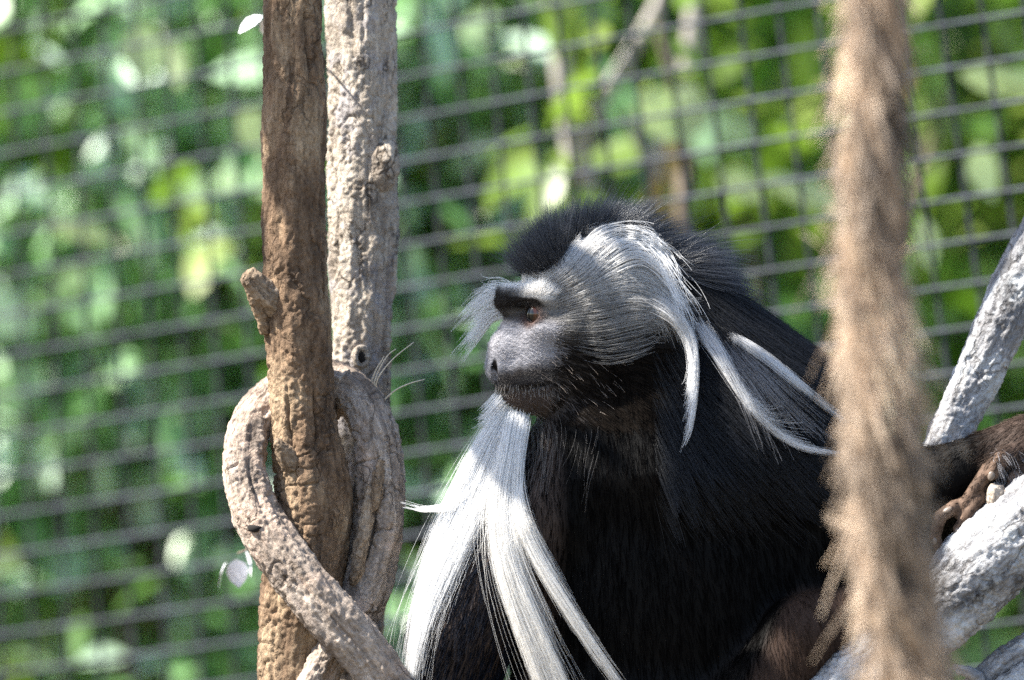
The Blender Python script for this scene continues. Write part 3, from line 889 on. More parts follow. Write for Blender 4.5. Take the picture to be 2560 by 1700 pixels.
def skin_colour(P):
    a, v, s = head_coords(P).T
    x, y = P[:, 0], P[:, 1]
    c = np.tile(np.array([0.0022, 0.002, 0.002]), (len(P), 1))
    def lay(col, w): c[:] = c * (1 - w[:, None]) + np.array(col) * w[:, None]
    nz = fbm(P / 18.0, 8, 3)
    head = smooth(a, 20, 110) * (v > -300) * (v < 90)
    lay((0.035, 0.030, 0.028), head)
    # grey temples under the whiskers
    lay((0.24, 0.23, 0.22), smooth(v + 0.16 * np.abs(s), -45, 25) * (1 - smooth(v - 0.42 * np.clip(250 - a, 0, 400), 45, 80)) * smooth(a, -60, 30) * (1 - smooth(a, 270, 300)))
    # nose and upper muzzle: soft grey
    muz = smooth(a + nz * 8, 130, 205) * (1 - smooth(v, -60, -30)) * smooth(v - 0.42 * np.abs(s) + nz * 12, -205, -165)
    lay((0.27, 0.265, 0.285), muz)
    # white brow band
    lay((0.58, 0.57, 0.56), smooth(v + 0.10 * np.abs(s), 16, 30) * (1 - smooth(v - 0.25 * np.clip(250 - a, 0, 300), 40, 62)) * smooth(a, 120, 190))
    # black patch between brow and eye
    lay((0.012, 0.010, 0.009), smooth(v, -22, -6) * (1 - smooth(v + 0.12 * np.abs(s), 22, 32)) * smooth(a, 190, 222) * (1 - smooth(np.abs(s), 92, 110)))
    # reddish eye rims
    for k, sg in ((0, 1), (1, -1)):
        dd = np.linalg.norm((np.stack([a, v, s], -1) - np.array([232, -30, 64 * sg])) / np.array([40, 30, 34]), axis=1)
        lay((0.075, 0.045, 0.038), (1 - smooth(dd, 0.85, 1.45)) * (1 - smooth(v, -14, -4)) * 0.9)
    # lips and chin
    lay((0.055, 0.040, 0.033), smooth(a, 150, 210) * (1 - smooth(v, -214, -198)))
    lay((0.012, 0.010, 0.010), smooth(a, 175, 215) * np.exp(-((v + 205 - 0.05 * (307 - a)) / 12.0) ** 2) * 0.85)
    for sg in (1, -1):  # nostrils coloured black for the shade inside them
        nd = np.linalg.norm((np.stack([a, v, s], -1) - np.array([323, -163, 27 * sg])) / np.array([11, 27, 9]), axis=1)
        lay((0.004, 0.003, 0.003), 1 - smooth(nd, 0.8, 1.2))
    # limbs: brown thigh and forearm, tan finger skin
    lay((0.045, 0.028, 0.021), smooth(x + 0.5 * (y - 1700), 1850, 1900) * smooth(y, 1450, 1500))
    lay((0.05, 0.034, 0.027), smooth(x, 2430, 2520) * (1 - smooth(y, 1160, 1200)))
    dist = np.full(len(P), 1e3)
    near = np.where((x > 2300) & (y > 1100) & (y < 1420))[0]
    for fgp in FINGERS:
        for p0, p1 in zip(fgp[1:-1], fgp[2:]):
            p0v, p1v = np.array(p0[:3], float), np.array(p1[:3], float); ab = p1v - p0v
            t = np.clip((P[near] - p0v) @ ab / (ab @ ab), 0, 1)
            dist[near] = np.minimum(dist[near], np.linalg.norm(P[near] - p0v - t[:, None] * ab, axis=1) - p0[3])
    lay((0.15, 0.098, 0.070), (1 - smooth(dist, 1, 7)) * (0.75 + 0.5 * nz.clip(-0.5, 0.5)))
    return c


g = G('monkey_skin')
base = g.attr('skin').outputs['Vector']
sep = g.attr('px').outputs['Vector']
mott = g.noise(sep, 0.16, 4, 0.6)
g.set(Base_Color=g.mix(0.5, base, g.ramp(mott, [(0.3, (0.55, 0.55, 0.55)), (0.7, (1.25, 1.25, 1.25))]), 'MULTIPLY'), Roughness=0.55,
      Normal=g.bump(g.noise(sep, 0.35, 4, 0.7), 0.5, 0.0008))
g.b.inputs['Specular IOR Level'].default_value = 0.3
g.b.inputs['Specular IOR Level'].default_value = 0.08
SKIN = g.m
base_pt = at(1650, 2150, 0.03)
monkey = empty('sitting_monkey', tuple(base_pt.tolist()))
tag(monkey, 'black and white long haired monkey sitting among branches, face in profile', 'monkey')


def w3(P):
    return at(P[..., 0], P[..., 1], P[..., 2] * PX)


mesh_obj('body', w3(V), Fq, SKIN, monkey, attrs={'skin': skin_colour(V), 'px': V})

# eyes
g = G('eyeball')
tc = g.n('TexCoord').outputs['Object']
sx = g.n('SeparateXYZ'); g.l(tc, sx.inputs[0])
g.set(Base_Color=g.ramp(sx.outputs['Z'], [(0.0, (0.05, 0.02, 0.012)), (0.62, (0.028, 0.012, 0.008)), (0.66, (0.008, 0.004, 0.003)), (0.70, (0.055, 0.019, 0.008)), (0.86, (0.03, 0.011, 0.006)), (0.89, (0.002, 0.002, 0.002))]), Roughness=0.04)
g.b.inputs['Coat Weight'].default_value = 0.15; g.b.inputs['Coat Roughness'].default_value = 0.02
EYE = g.m
import bmesh
bm = bmesh.new(); bmesh.ops.create_uvsphere(bm, u_segments=48, v_segments=32, radius=1.0)
for vt in bm.verts:
    if vt.co.z > 0.7: vt.co *= 1.0 + 0.10 * math.sin(min(1.0, (vt.co.z - 0.7) / 0.3) * math.pi / 2)
eme = bpy.data.meshes.new('eye'); bm.to_mesh(eme); bm.free()
eme.polygons.foreach_set('use_smooth', np.ones(len(eme.polygons), bool)); eme.materials.append(EYE)
for k, e in enumerate(EYES):
    sg = 1 if k == 0 else -1
    o = bpy.data.objects.new('eye', eme); COL.objects.link(o)
    look = w3(e + (H(100, 2, 24 * sg) - H(0, 0, 0))) - w3(e)
    o.rotation_euler = Vector(look.tolist()).to_track_quat('Z', 'Y').to_euler()
    o.scale = (33 * PX,) * 3
    o.location = Vector(w3(e).tolist()); put_under(o, monkey)

# finger nails
g = G('nail'); g.set(Base_Color=(0.15, 0.115, 0.09), Roughness=0.4); NAIL = g.m
bm = bmesh.new(); bmesh.ops.create_uvsphere(bm, u_segments=20, v_segments=12, radius=1.0)
for vt in bm.verts: vt.co.z = max(vt.co.z, -0.2) - 0.25 * vt.co.x ** 2
nme = bpy.data.meshes.new('fingernail'); bm.to_mesh(nme); bm.free()
nme.polygons.foreach_set('use_smooth', np.ones(len(nme.polygons), bool)); nme.materials.append(NAIL)
for (x, y, d, dx, dy, nx, ny, nd, L, W) in [(2478, 1190, -117, -0.3, 1, -0.2, 0.1, -1, 12, 9), (2368, 1274, -116, -1, 0.55, -0.1, -0.8, -0.8, 13, 8), (2392, 1328, -110, -0.2, 1, -0.6, 0.2, -0.9, 10, 7), (2336, 1352, -112, 0.1, 1, -0.6, 0.1, -0.9, 10, 7), (2524, 1248, -103, 0.0, 1, 0.5, 0, -0.9, 14, 7)]:
    o = bpy.data.objects.new('fingernail', nme); COL.objects.link(o)
    Y = Vector((dx, 0, -dy)).normalized(); Z = Vector((nx, nd, -ny)).normalized(); X = Y.cross(Z).normalized(); Z = X.cross(Y)
    from mathutils import Matrix
    o.rotation_euler = Matrix((X, Y, Z)).transposed().to_euler()
    o.scale = (W * PX, L * PX, 4 * PX); o.location = Vector(at(x, y, d * PX).tolist()); put_under(o, monkey)

# depth of the near surface, for hair that lies on it
inside = FLD < 0
first = np.where(inside.any(2), GD[np.argmax(inside, 2)], np.nan)
for _ in range(60):
    bad = np.isnan(first)
    if not bad.any(): break
    pad = np.pad(first, 1, constant_values=np.nan)
    nb = np.stack([pad[:-2, 1:-1], pad[2:, 1:-1], pad[1:-1, :-2], pad[1:-1, 2:]])
    with np.errstate(all='ignore'):
        import warnings; warnings.simplefilter('ignore'); mean = np.nanmean(nb, 0)
    first = np.where(bad, mean, first)
first = np.where(np.isnan(first), 60.0, first)


def surf(x, y):
    fx = np.interp(x, GX, np.arange(len(GX))); fy = np.interp(y, GY, np.arange(len(GY)))
    i = np.clip(fx.astype(int), 0, len(GX) - 2); j = np.clip(fy.astype(int), 0, len(GY) - 2); u = fx - i; w = fy - j
    return first[i, j] * (1 - u) * (1 - w) + first[i + 1, j] * u * (1 - w) + first[i, j + 1] * (1 - u) * w + first[i + 1, j + 1] * u * w


TRI = np.vstack([Fq[:, [0, 1, 2]], Fq[:, [0, 2, 3]]])
TA = np.linalg.norm(np.cross(V[TRI[:, 1]] - V[TRI[:, 0]], V[TRI[:, 2]] - V[TRI[:, 0]]), axis=1)
TC = V[TRI].mean(1); THC = head_coords(TC); TN = NV[TRI].mean(1)


def scatter(n, weight):
    w = TA * np.clip(weight, 0, None); w = w / w.sum()
    k = rng.choice(len(TRI), n, p=w)
    u = rng.random((n, 2)); fl = u.sum(1) > 1; u[fl] = 1 - u[fl]
    P = V[TRI[k, 0]] + u[:, :1] * (V[TRI[k, 1]] - V[TRI[k, 0]]) + u[:, 1:] * (V[TRI[k, 2]] - V[TRI[k, 0]])
    N = TN[k]; N = N / np.linalg.norm(N, axis=1)[:, None]
    return P, N


def grow(P, N, flow, length, lift=0.25, k=5, bend=(0, 0.25, 0), wob=0.06, clump=0.0, csize=40.0):
    """Strands from roots P: leave along the flow laid on the skin, lifted off it, then sag."""
    n = len(P)
    f = flow - N * np.sum(flow * N, 1)[:, None]
    f = f / np.maximum(np.linalg.norm(f, axis=1), 1e-6)[:, None]
    lift = np.broadcast_to(np.asarray(lift, float), (n,))[:, None]
    d = f * (1 - lift) + N * lift + rng.normal(0, wob, (n, 3)); d /= np.linalg.norm(d, axis=1)[:, None]
    L = np.broadcast_to(np.asarray(length, float), (n,))[:, None, None]
    t = np.linspace(0, 1, k)[None, :, None]
    S = P[:, None] + d[:, None] * L * t + np.array(bend)[None, None] * L * t ** 2
    S = S + (vnoise(P / csize, 51)[:, None, None] * np.array([1, 0.3, 0.6]) + rng.normal(0, 0.3, (n, 1, 3))) * (L * 0.12) * t ** 1.5
    if clump > 0:
        cell = np.floor(P / csize + 0.35 * fbm(P / 60.0, 5, 2)[:, None]).astype(np.int64)
        key = cell[:, 0] * 73856093 ^ cell[:, 1] * 19349663 ^ cell[:, 2] * 83492791
        _, inv = np.unique(key, return_inverse=True)
        cnt = np.bincount(inv).astype(float)
        mean = np.stack([np.stack([np.bincount(inv, S[:, q, ax]) / cnt for ax in range(3)], -1) for q in range(k)], 1)
        S = S + (mean[inv] - S) * clump * t ** 1.3
    return S


def fan(guides, n, k=12, wts=None, spread=(6, 10, 16), h=(2, 14), length=(0.7, 1.0), wave=3.0, on_skin=True, dspread=8.0, start=(0, 0.1), tails=0, pull=0.6):
    """Strands between neighbouring guide lines (x, y, depth or None); they lie on the skin, h pixels proud."""
    Gs = np.stack([spline(np.array(gd, float), 24) for gd in guides])
    m = len(guides)
    pos = rng.random(n) * (m - 1) if wts is None else np.interp(rng.random(n), np.concatenate([[0], np.cumsum(wts) / np.sum(wts)]), np.linspace(0, m - 1, len(wts) + 1))
    i = np.minimum(pos.astype(int), max(m - 2, 0)); fr = (pos - i)[:, None, None]
    base = Gs[i] * (1 - fr) + Gs[np.minimum(i + 1, m - 1)] * fr
    t0 = rng.uniform(start[0], start[1] + 1e-6, n); t1 = rng.uniform(*length, n)
    tt = t0[:, None] + (t1 - t0)[:, None] * np.linspace(0, 1, k)[None]
    q = tt * 23; j = np.minimum(q.astype(int), 22); w = (q - j)[..., None]
    r = np.arange(n)[:, None]
    S = base[r, j] * (1 - w) + base[r, j + 1] * w
    sp = np.interp(tt, [0, 0.5, 1], spread)
    o = rng.normal(0, 1, (n, 1, 3)) * np.array([1, 1, 0]); S = S + o * sp[..., None] * 0.7
    if tails:
        lead = np.argsort(pos[:tails])
        near = lead[np.clip(np.searchsorted(pos[:tails][lead], pos) + rng.integers(-2, 3, n), 0, tails - 1)]
        S = S + (S[near] - S) * (pull * rng.uniform(0.5, 1.1, (n, 1)) * tt ** 1.2)[..., None]
    ph = rng.uniform(0, 6.28, (n, 1)); fq = rng.uniform(4, 9, (n, 1)); am = wave * rng.uniform(0.2, 1.4, (n, 1)) * tt ** 1.2
    S[..., 0] += am * np.sin(ph + fq * tt); S[..., 1] += am * np.cos(ph * 1.7 + fq * tt * 0.8)
    if on_skin:
        hh = rng.uniform(*h, n)[:, None] * np.minimum(1, tt * 4 + 0.15)
        sd = surf(S[..., 0], S[..., 1]) - hh
        S[..., 2] = sd if Gs.shape[-1] == 3 and np.allclose(Gs[..., 2], 0) else np.minimum(S[..., 2] + rng.normal(0, dspread, (n, 1)), sd)
    else:
        S[..., 2] += rng.normal(0, dspread, (n, 1))
    return S, pos, tt


def tone(n, col, var=0.18):
    return np.array(col)[None] * np.clip(rng.normal(1, var, n), 0.4, 1.7)[:, None]


UP = np.array([0, -1.0, 0]); FWD = H(1, 0, 0) - H(0, 0, 0); BACK = -FWD
a, v, s = THC.T
X, Y = TC[:, 0], TC[:, 1]

HAIR_CREST = hair_material('crest_fur', 0.38, 0.55)
g = G('coat_fur')
info = g.n('HairInfo')
df = g.n('BsdfDiffuse'); g.l(g.mix(info.outputs['Intercept'], g.attr('root_tint').outputs['Color'], g.attr('tip_tint').outputs['Color']), df.inputs['Color'])
g.l(df.outputs[0], g.out.inputs['Surface']); HAIR_COAT = g.m
# crown: stiff black crest from brow to nape, sky sheen painted into the tips
crest_line = 52 + 0.32 * np.clip(250 - a, 0, 130) - 0.10 * np.clip(120 - a, 0, 400) + 75 * smooth(np.abs(s), 8, 48) * smooth(a, -130, -40) * (1 - smooth(a, 110, 170))
wt = smooth(v - crest_line + 0.10 * np.clip(-s, 0, 200), -4, 14) * (a > -230) * (a < 275) * (1 - 0.55 * smooth(a, 170, 262))
P, N = scatter(22000, wt)
q = head_coords(P)
fw = np.interp(q[:, 0], [-220, -100, 20, 120, 200, 270], [-1.3, -1.1, -0.45, 0.1, 0.6, 1.0])[:, None]
d = N * 0.55 + UP * np.interp(q[:, 0], [-220, -120, 0, 120, 270], [-0.7, -0.1, 0.7, 0.9, 0.55])[:, None] + FWD * fw
d = d / np.linalg.norm(d, axis=1)[:, None]
L = np.interp(q[:, 0], [-220, -100, 60, 150, 250, 280], [170, 150, 120, 116, 110, 95]) * (0.15 + 1.05 * rng.random(len(P)) ** 1.3)
S = grow(P, N, d, L, np.interp(q[:, 0], [-220, -100, 0, 80, 280], [0.12, 0.22, 0.5, 0.72, 0.62]), 6, (0.08, 0.05, 0), 0.22, 0.32, 20)
hair_obj('crown_hair', w3(S), 0.00010, tone(len(P), (0.004, 0.004, 0.005)), tone(len(P), (0.040, 0.047, 0.064), 0.6), HAIR_CREST, monkey, 0.2)
k_ = rng.choice(len(S), 2600, replace=False, p=(lambda w_: w_ / w_.sum())(np.where(q[:, 0] > 150, 3.0, 1.0)))
hair_obj('crown_hair', w3(S[k_, :1] + (S[k_] - S[k_, :1]) * rng.uniform(1.05, 1.6, (2600, 1, 1)) + rng.normal(0, 9, (2600, 1, 3)) * np.linspace(0, 1, 6)[None, :, None]), 0.00007, (0.02, 0.022, 0.028), (0.10, 0.115, 0.14), HAIR_CREST, monkey, 0.2)

# nape and mantle: long black hair down the back, bluish sheen painted into the tips
wt = smooth(X + 0.6 * (Y - 800), 1640, 1760) * (1 - smooth(Y, 1150, 1320)) * (X < 2180) * (a < -40)
P, N = scatter(17000, wt)
flow = np.stack([np.interp(P[:, 0], [1600, 1760, 2100], [0.35, 0.75, 0.9]), np.interp(P[:, 0], [1600, 1760, 2100], [1.0, 0.75, 0.55]), 0 * P[:, 0]], -1)
S = grow(P, N, flow, rng.uniform(60, 150, len(P)), 0.16, 7, (0, 0.12, 0), 0.07, 0.55, 34)
hair_obj('mane', w3(S), 0.00013, tone(len(P), (0.0018, 0.0018, 0.002)), tone(len(P), (0.007, 0.0085, 0.013), 0.5), HAIR_BLACK, monkey, 0.25)

# body coat
wt = ((a < 60) | (v < -285)) * (Y > 880) * (X < 2290) * (Y < 1800) * np.where((X < 1330) & (Y > 1150), 2.5, 1.0)
P, N = scatter(34000, wt)
flow = np.stack([np.interp(P[:, 0], [1000, 1400, 2000], [-0.25, 0.0, 0.3]), np.ones(len(P)), 0 * P[:, 0]], -1)
arm = (P[:, 0] < 1330) & (P[:, 1] > 1200)
flow[arm] = [-0.35, 0.9, 0]
S = grow(P, N, flow, rng.uniform(28, 62, len(P)), 0.14, 5, (0, 0.10, 0), 0.08, 0.45, 30)
brown_ = (P[:, 0] + 0.5 * (P[:, 1] - 1700) > 1870) & (P[:, 1] > 1470) & (P[:, 2] < 20)
rc = tone(len(P), (0.0018, 0.0016, 0.0016)); tcol = tone(len(P), (0.0036, 0.0031, 0.0031), 0.7)
tcol[arm] = tone(arm.sum(), (0.012, 0.015, 0.023), 0.6)  # blue sheen on the arm painted into the tip colour
rc[brown_] = tone(brown_.sum(), (0.022, 0.014, 0.010)); tcol[brown_] = tone(brown_.sum(), (0.060, 0.040, 0.031), 0.3)
hair_obj('body_coat', w3(S), 0.00014, rc, tcol, HAIR_COAT, monkey, 0.25)

# forearm and hand back
wt = (X > 2280) * (Y < 1420) * (1 - ((TC[:, 2] < -56) & (Y > 1160)) * 0.5) * np.where(X > 2430, 1.5, 0.8)
P, N = scatter(7000, wt)
flow = np.stack([np.full(len(P), -0.9), np.full(len(P), 0.55), 0 * P[:, 0]], -1)
S = grow(P, N, flow, rng.uniform(14, 32, len(P)) * np.where((P[:, 2] < -56) & (P[:, 1] > 1160), 0.4, 1.0), 0.22, 5, (0, 0.1, 0), 0.10, 0.3, 24)
w = smooth(P[:, 0], 2420, 2520)[:, None]
hair_obj('arm_coat', w3(S), 0.00012, tone(len(P), (0.002, 0.0017, 0.0017)) * (1 - w) + tone(len(P), (0.035, 0.024, 0.018)) * w, tone(len(P), (0.004, 0.0035, 0.0035)) * (1 - w) + tone(len(P), (0.11, 0.08, 0.065), 0.4) * w, HAIR_COAT, monkey, 0.3)

P, N = scatter(420, (X > 2488) * (Y > 1120) * (Y < 1270) * (TC[:, 2] < 0))
S = grow(P, N, np.tile([0.35, 0.85, 0], (len(P), 1)), rng.uniform(22, 44, len(P)), 0.2, 5, (0, 0.1, 0), 0.12, 0.3, 24)
hair_obj('hand_hair', w3(S), 0.0001, (0.10, 0.095, 0.10), tone(len(P), (0.42, 0.42, 0.45), 0.4), HAIR, monkey, 0.3)

# short velvet on nose, brow and muzzle
wt = smooth(a, 150, 200) * (v < 60) * (v > -290) * np.where(v > 18, 3.2, 1.0) * (np.linalg.norm((THC - np.array([236, -28, 62])) / np.array([34, 24, 32]), axis=1) > 1) * (np.linalg.norm((THC - np.array([323, -163, 27])) / np.array([13, 29, 10]), axis=1) > 1) * (np.linalg.norm((THC - np.array([236, -28, -62])) / np.array([34, 24, 32]), axis=1) > 1)
P, N = scatter(26000, wt)
q = head_coords(P)
flow = BACK * 0.8 + UP * np.interp(q[:, 1], [-250, -150, 0, 40], [-0.5, 0.25, 0.5, 0.9])[:, None]
sk = skin_colour(P)
L = np.where(q[:, 1] > 18, 22, np.where(q[:, 1] < -198, 7, 9)) * rng.uniform(0.6, 1.3, len(P))
S = grow(P, N, flow, L, 0.35, 3, (0, 0, 0), 0.12)
bright = np.where(q[:, 1] > 16, 1.45, 1.9)[:, None]
hair_obj('face_velvet', w3(S), 0.00007, sk * tone(len(P), (1, 1, 1), 0.25), np.clip(sk * bright, 0, 0.85) * tone(len(P), (1, 1, 1), 0.3), HAIR, monkey, 0.3)
# cheek fur, dark
wt = (a > -150) * (a < 190) * (v < 10) * (v > -300) * (np.abs(s) > 30)
P, N = scatter(16000, wt)
q = head_coords(P)
flow = BACK * 1.0 + UP * np.interp(q[:, 1], [-300, -150, -60, 10], [-0.8, -0.25, 0.1, 0.35])[:, None]
S = grow(P, N, flow, rng.uniform(28, 60, len(P)) * np.interp(q[:, 0], [100, 190], [1, 0.35]), 0.10, 5, (0, 0.08, 0), 0.06, 0.5, 22)
g1 = smooth(q[:, 1], -110, -10)[:, None]
hair_obj('cheek_fur', w3(S), 0.00012, tone(len(P), (0.006, 0.005, 0.0045)) * (1 - g1) + tone(len(P), (0.13, 0.125, 0.12)) * g1, tone(len(P), (0.015, 0.012, 0.010), 0.4) * (1 - g1) + tone(len(P), (0.34, 0.33, 0.32)) * g1, HAIR_COAT, monkey, 0.3)

# temple whiskers: grey at the brow, white and curling at the tips
TEMPLE = [[(1310, 712, 0), (1370, 685, 0), (1415, 640, 0), (1440, 604, 0), (1456, 582, 0)],
          [(1350, 712, 0), (1420, 672, 0), (1464, 616, 0), (1496, 580, 0), (1530, 578, 0)],
          [(1375, 722, 0), (1455, 680, 0), (1508, 622, 0), (1565, 590, 0), (1628, 618, 0)],
          [(1390, 735, 0), (1475, 695, 0), (1550, 640, 0), (1625, 630, 0), (1680, 700, 0)],
          [(1395, 752, 0), (1490, 718, 0), (1590, 690, 0), (1672, 730, 0), (1712, 815, 0)],
          [(1400, 775, 0), (1495, 752, 0), (1600, 735, 0), (1692, 790, 0), (1735, 890, 0)],
          [(1405, 800, 0), (1500, 792, 0), (1600, 772, 0), (1690, 800, 0), (1742, 905, 0)],
          [(1412, 828, 0), (1505, 830, 0), (1590, 810, 0), (1665, 798, 0), (1722, 845, 0)],
          [(1425, 860, 0), (1508, 876, 0), (1590, 862, 0), (1650, 836, 0), (1692, 822, 0)],
          [(1440, 892, 0), (1510, 914, 0), (1580, 908, 0), (1636, 890, 0), (1676, 868, 0)]]
S, pos, tt = fan(TEMPLE, 11000, 14, [8, 9, 9, 7, 5.0, 3, 1.1, 0.35, 0.14], (10, 11, 18), (3, 24), (0.35, 1.0), 5.0, start=(0, 0.35), tails=260, pull=0.45)
g1 = np.interp(pos, [0, 4, 6, 9], [1, 0.85, 0.5, 0.3])[:, None]
dk = np.where(rng.random(len(S)) < 0.15, 0.25, 1.0)[:, None]
hair_obj('temple_whiskers', w3(S), 0.000085, tone(len(S), (0.42, 0.41, 0.40), 0.3) * g1 * dk, tone(len(S), (0.80, 0.79, 0.78), 0.25) * (0.30 + 0.70 * g1) * dk, HAIR_WHITE, monkey, 0.4)
# loose white curls over the black crest
S, pos, tt = fan([[(1440, 640, 0), (1475, 588, 0), (1540, 566, 0), (1610, 578, 0), (1670, 622, 0)], [(1470, 640, 0), (1520, 594, 0), (1590, 578, 0), (1650, 612, 0), (1700, 680, 0)],
                  [(1500, 660, 0), (1570, 610, 0), (1640, 620, 0), (1690, 690, 0), (1725, 770, 0)], [(1520, 690, 0), (1610, 660, 0), (1680, 720, 0), (1722, 790, 0), (1745, 860, 0)]], 300, 16, None, (8, 12, 24), (12, 60), (0.45, 1.0), 13.0)
hair_obj('temple_whiskers', w3(S), 0.00017, (0.62, 0.61, 0.60), (0.85, 0.85, 0.85), HAIR_WHITE, monkey, 0.5)
# hanging side lock
S, pos, tt = fan([[(1600, 735, 0), (1680, 775, 0), (1728, 850, 0), (1736, 960, 0), (1722, 1060, 0), (1692, 1150, 0)], [(1620, 755, 0), (1695, 802, 0), (1738, 880, 0), (1741, 975, 0), (1728, 1080, 0), (1700, 1140, 0)]], 620, 18, None, (15, 9, 6), (16, 50), (0.2, 1.0), 5.0, tails=12)
hair_obj('side_lock', w3(S), 0.00009, (0.55, 0.54, 0.53), (0.86, 0.86, 0.86), HAIR_WHITE, monkey, 0.4)
# brow whiskers of the far side
S, pos, tt = fan([[(1288, 712, 62), (1255, 692, 66), (1215, 684, 72), (1172, 652, 76)], [(1278, 722, 62), (1235, 716, 70), (1190, 728, 78), (1140, 766, 84)],
                  [(1268, 742, 66), (1225, 748, 76), (1180, 775, 84), (1138, 825, 90)], [(1262, 768, 70), (1222, 785, 80), (1182, 838, 88), (1132, 895, 92)],
                  [(1268, 792, 70), (1228, 806, 80), (1190, 856, 88), (1146, 930, 92)]], 520, 12, [0.5, 2, 3, 3.5], (6, 9, 14), (0, 1), (0.35, 1.0), 4.0, on_skin=False, dspread=14, tails=24, pull=0.8)
hair_obj('brow_whiskers', w3(S), 0.00012, (0.78, 0.78, 0.77), (0.86, 0.86, 0.86), HAIR_WHITE, monkey, 0.35)

# white beard in two falls
BL = [[(1262, 1022, 0), (1215, 1085, -20), (1150, 1200, -40), (1075, 1370, -60), (1025, 1540, -70), (1008, 1730, -75)],
      [(1275, 1030, 0), (1235, 1110, -25), (1178, 1240, -50), (1105, 1400, -80), (1050, 1560, -95), (1028, 1730, -100)],
      [(1292, 1034, -5), (1260, 1140, -30), (1210, 1270, -70), (1140, 1420, -115), (1080, 1560, -140), (1040, 1720, -150)]]
S, pos, tt = fan(BL, 5200, 18, [4, 2.2], (9, 15, 22), (6, 26), (0.3, 1.0), 4.0, start=(0, 0.05), tails=26, pull=0.75)
hair_obj('beard', w3(S), 0.000095, (0.88, 0.88, 0.88), (0.88, 0.88, 0.88), HAIR_WHITE, monkey, 0.35)
S, pos, tt = fan(BL, 170, 18, None, (14, 34, 44), (6, 26), (0.4, 1.0), 8.0, start=(0, 0.3))
hair_obj('beard', w3(S), 0.00008, (0.85, 0.85, 0.85), (0.85, 0.85, 0.85), HAIR_WHITE, monkey, 0.35)
BR = [[(1276, 1032, -10), (1258, 1130, -60), (1234, 1270, -110), (1240, 1400, -150), (1286, 1560, -170), (1350, 1740, -170), (1400, 1900, -170)],
      [(1302, 1036, -15), (1288, 1140, -65), (1268, 1280, -115), (1292, 1420, -150), (1356, 1570, -170), (1440, 1740, -170), (1500, 1900, -170)]]
S1, pos, tt = fan(BR, 4600, 18, None, (9, 13, 20), (8, 30), (0.3, 1.0), 4.0, start=(0, 0.05), tails=15, pull=0.85)
S2, pos, tt = fan([[(1304, 1036, -18), (1290, 1150, -70), (1284, 1270, -115), (1322, 1390, -150), (1392, 1510, -165), (1500, 1680, -165), (1600, 1800, -165)], [(1318, 1038, -18), (1300, 1150, -70), (1296, 1265, -115), (1342, 1375, -150), (1420, 1500, -165), (1545, 1690, -165), (1640, 1800, -165)]], 1100, 18, None, (8, 9, 16), (8, 30), (0.3, 0.95), 4.0, start=(0, 0.05), tails=9, pull=0.85)
S3, pos, tt = fan(BR, 160, 18, None, (14, 40, 70), (8, 30), (0.4, 1.0), 9.0, start=(0, 0.2))
S = np.concatenate([S1, S2, S3])
wc = np.array([0.88, 0.85, 0.80])
hair_obj('beard', w3(S), 0.000095, (0.88, 0.88, 0.88), wc, HAIR_WHITE, monkey, 0.35)
S, pos, tt = fan([[(1200, 1190, -50), (1140, 1250, -55), (1070, 1270, -58), (1000, 1254, -60)], [(1190, 1220, -50), (1130, 1272, -55), (1060, 1275, -58), (1000, 1262, -60)]], 60, 12, None, (10, 6, 4), (0, 1), (0.6, 1.0), 4.0, on_skin=False)
hair_obj('beard', w3(S), 0.0002, (0.88, 0.88, 0.88), (0.88, 0.88, 0.88), HAIR_WHITE, monkey, 0.35)
S, pos, tt = fan([[(1245, 985, 0), (1225, 1010, 0), (1205, 1035, 0)], [(1262, 1015, 0), (1230, 1045, 0), (1195, 1070, 0)]], 260, 7, None, (8, 10, 12), (0, 1), (0.4, 1.0), 2.0, on_skin=False, dspread=18)
hair_obj('chin_fringe', w3(S), 0.00016, (0.8, 0.8, 0.8), (0.85, 0.85, 0.85), HAIR_WHITE, monkey, 0.3)
S, pos, tt = fan([[(1300, 1034, 0), (1330, 1080, 0), (1330, 1160, 0), (1315, 1240, 0)], [(1380, 1042, 0), (1385, 1100, 0), (1370, 1180, 0), (1345, 1260, 0)], [(1520, 1050, 0), (1510, 1110, 0), (1490, 1190, 0), (1470, 1260, 0)]], 80, 9, [3, 1], (18, 24, 34), (6, 34), (0.25, 1.0), 9.0, start=(0, 0.45))
hair_obj('throat_hair', w3(S), 0.00009, (0.07, 0.065, 0.06), (0.16, 0.145, 0.135), HAIR, monkey, 0.3)

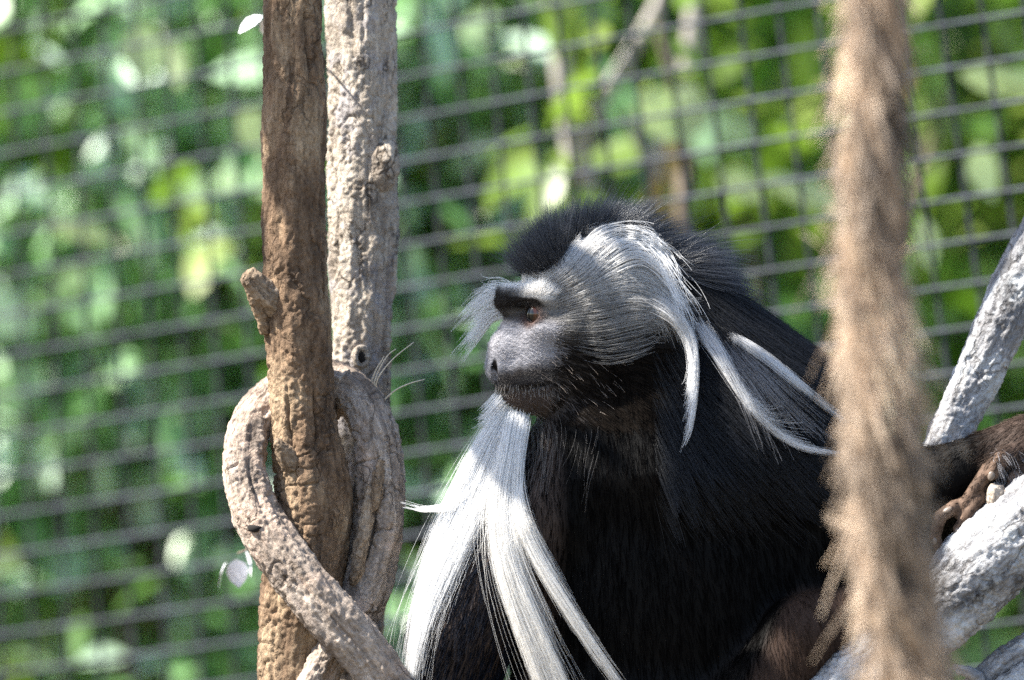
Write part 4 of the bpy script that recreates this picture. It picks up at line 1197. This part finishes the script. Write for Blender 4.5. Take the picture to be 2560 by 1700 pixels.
# white locks of the shoulder mantle
S, pos, tt = fan([[(1740, 800, 0), (1800, 895, 0), (1855, 985, 0), (1920, 1065, 0), (2010, 1120, 0), (2130, 1136, 0)], [(1756, 818, 0), (1810, 900, 0), (1862, 985, 0), (1926, 1063, 0), (2014, 1116, 0), (2130, 1133, 0)]], 560, 16, None, (13, 9, 4), (20, 46), (0.12, 1.0), 4.0, tails=10)
hair_obj('shoulder_lock', w3(S), 0.00009, (0.55, 0.55, 0.56), (0.84, 0.84, 0.84), HAIR_WHITE, monkey, 0.35)
S, pos, tt = fan([[(1822, 832, 0), (1900, 880, 0), (1985, 945, 0), (2070, 1010, 0), (2160, 1080, 0)], [(1828, 842, 0), (1908, 893, 0), (1988, 957, 0), (2075, 1026, 0), (2160, 1096, 0)]], 480, 14, None, (6, 9, 8), (22, 48), (0.2, 1.0), 3.0, tails=12)
hair_obj('shoulder_lock', w3(S), 0.00008, (0.50, 0.50, 0.51), (0.80, 0.80, 0.80), HAIR_WHITE, monkey, 0.35)
S, pos, tt = fan([[(1780, 850, 0), (1840, 960, 0), (1880, 1060, 0), (1910, 1160, 0)], [(1830, 870, 0), (1900, 950, 0), (1970, 1030, 0), (2040, 1100, 0)], [(1850, 870, 0), (1930, 930, 0), (2020, 1010, 0), (2110, 1080, 0)]], 320, 10, None, (16, 20, 26), (14, 50), (0.3, 1.0), 6.0)
hair_obj('shoulder_lock', w3(S), 0.00014, (0.12, 0.12, 0.13), (0.34, 0.34, 0.36), HAIR_WHITE, monkey, 0.3)
# stiff pale bristles of lip and jaw
P, N = scatter(170, smooth(a, 150, 200) * (v < -198) * (v > -225) * (s > -20))
S = grow(P, N, np.tile([0.1, 1.0, 0], (len(P), 1)), rng.uniform(10, 18, len(P)), 0.5, 4)
hair_obj('bristle', w3(S), 0.00011, (0.16, 0.14, 0.12), (0.34, 0.31, 0.28), HAIR, monkey, 0.3)
P, N = scatter(55, (a > 40) * (a < 230) * (v < -110) * (v > -270) * (s > 20))
S = grow(P, N, BACK * 0.9 + UP * -0.45 + np.zeros((len(P), 3)), rng.uniform(18, 48, len(P)), 0.25, 5, (0, 0.12, 0))
hair_obj('bristle', w3(S), 0.00010, (0.16, 0.13, 0.11), (0.36, 0.30, 0.26), HAIR, monkey, 0.25)
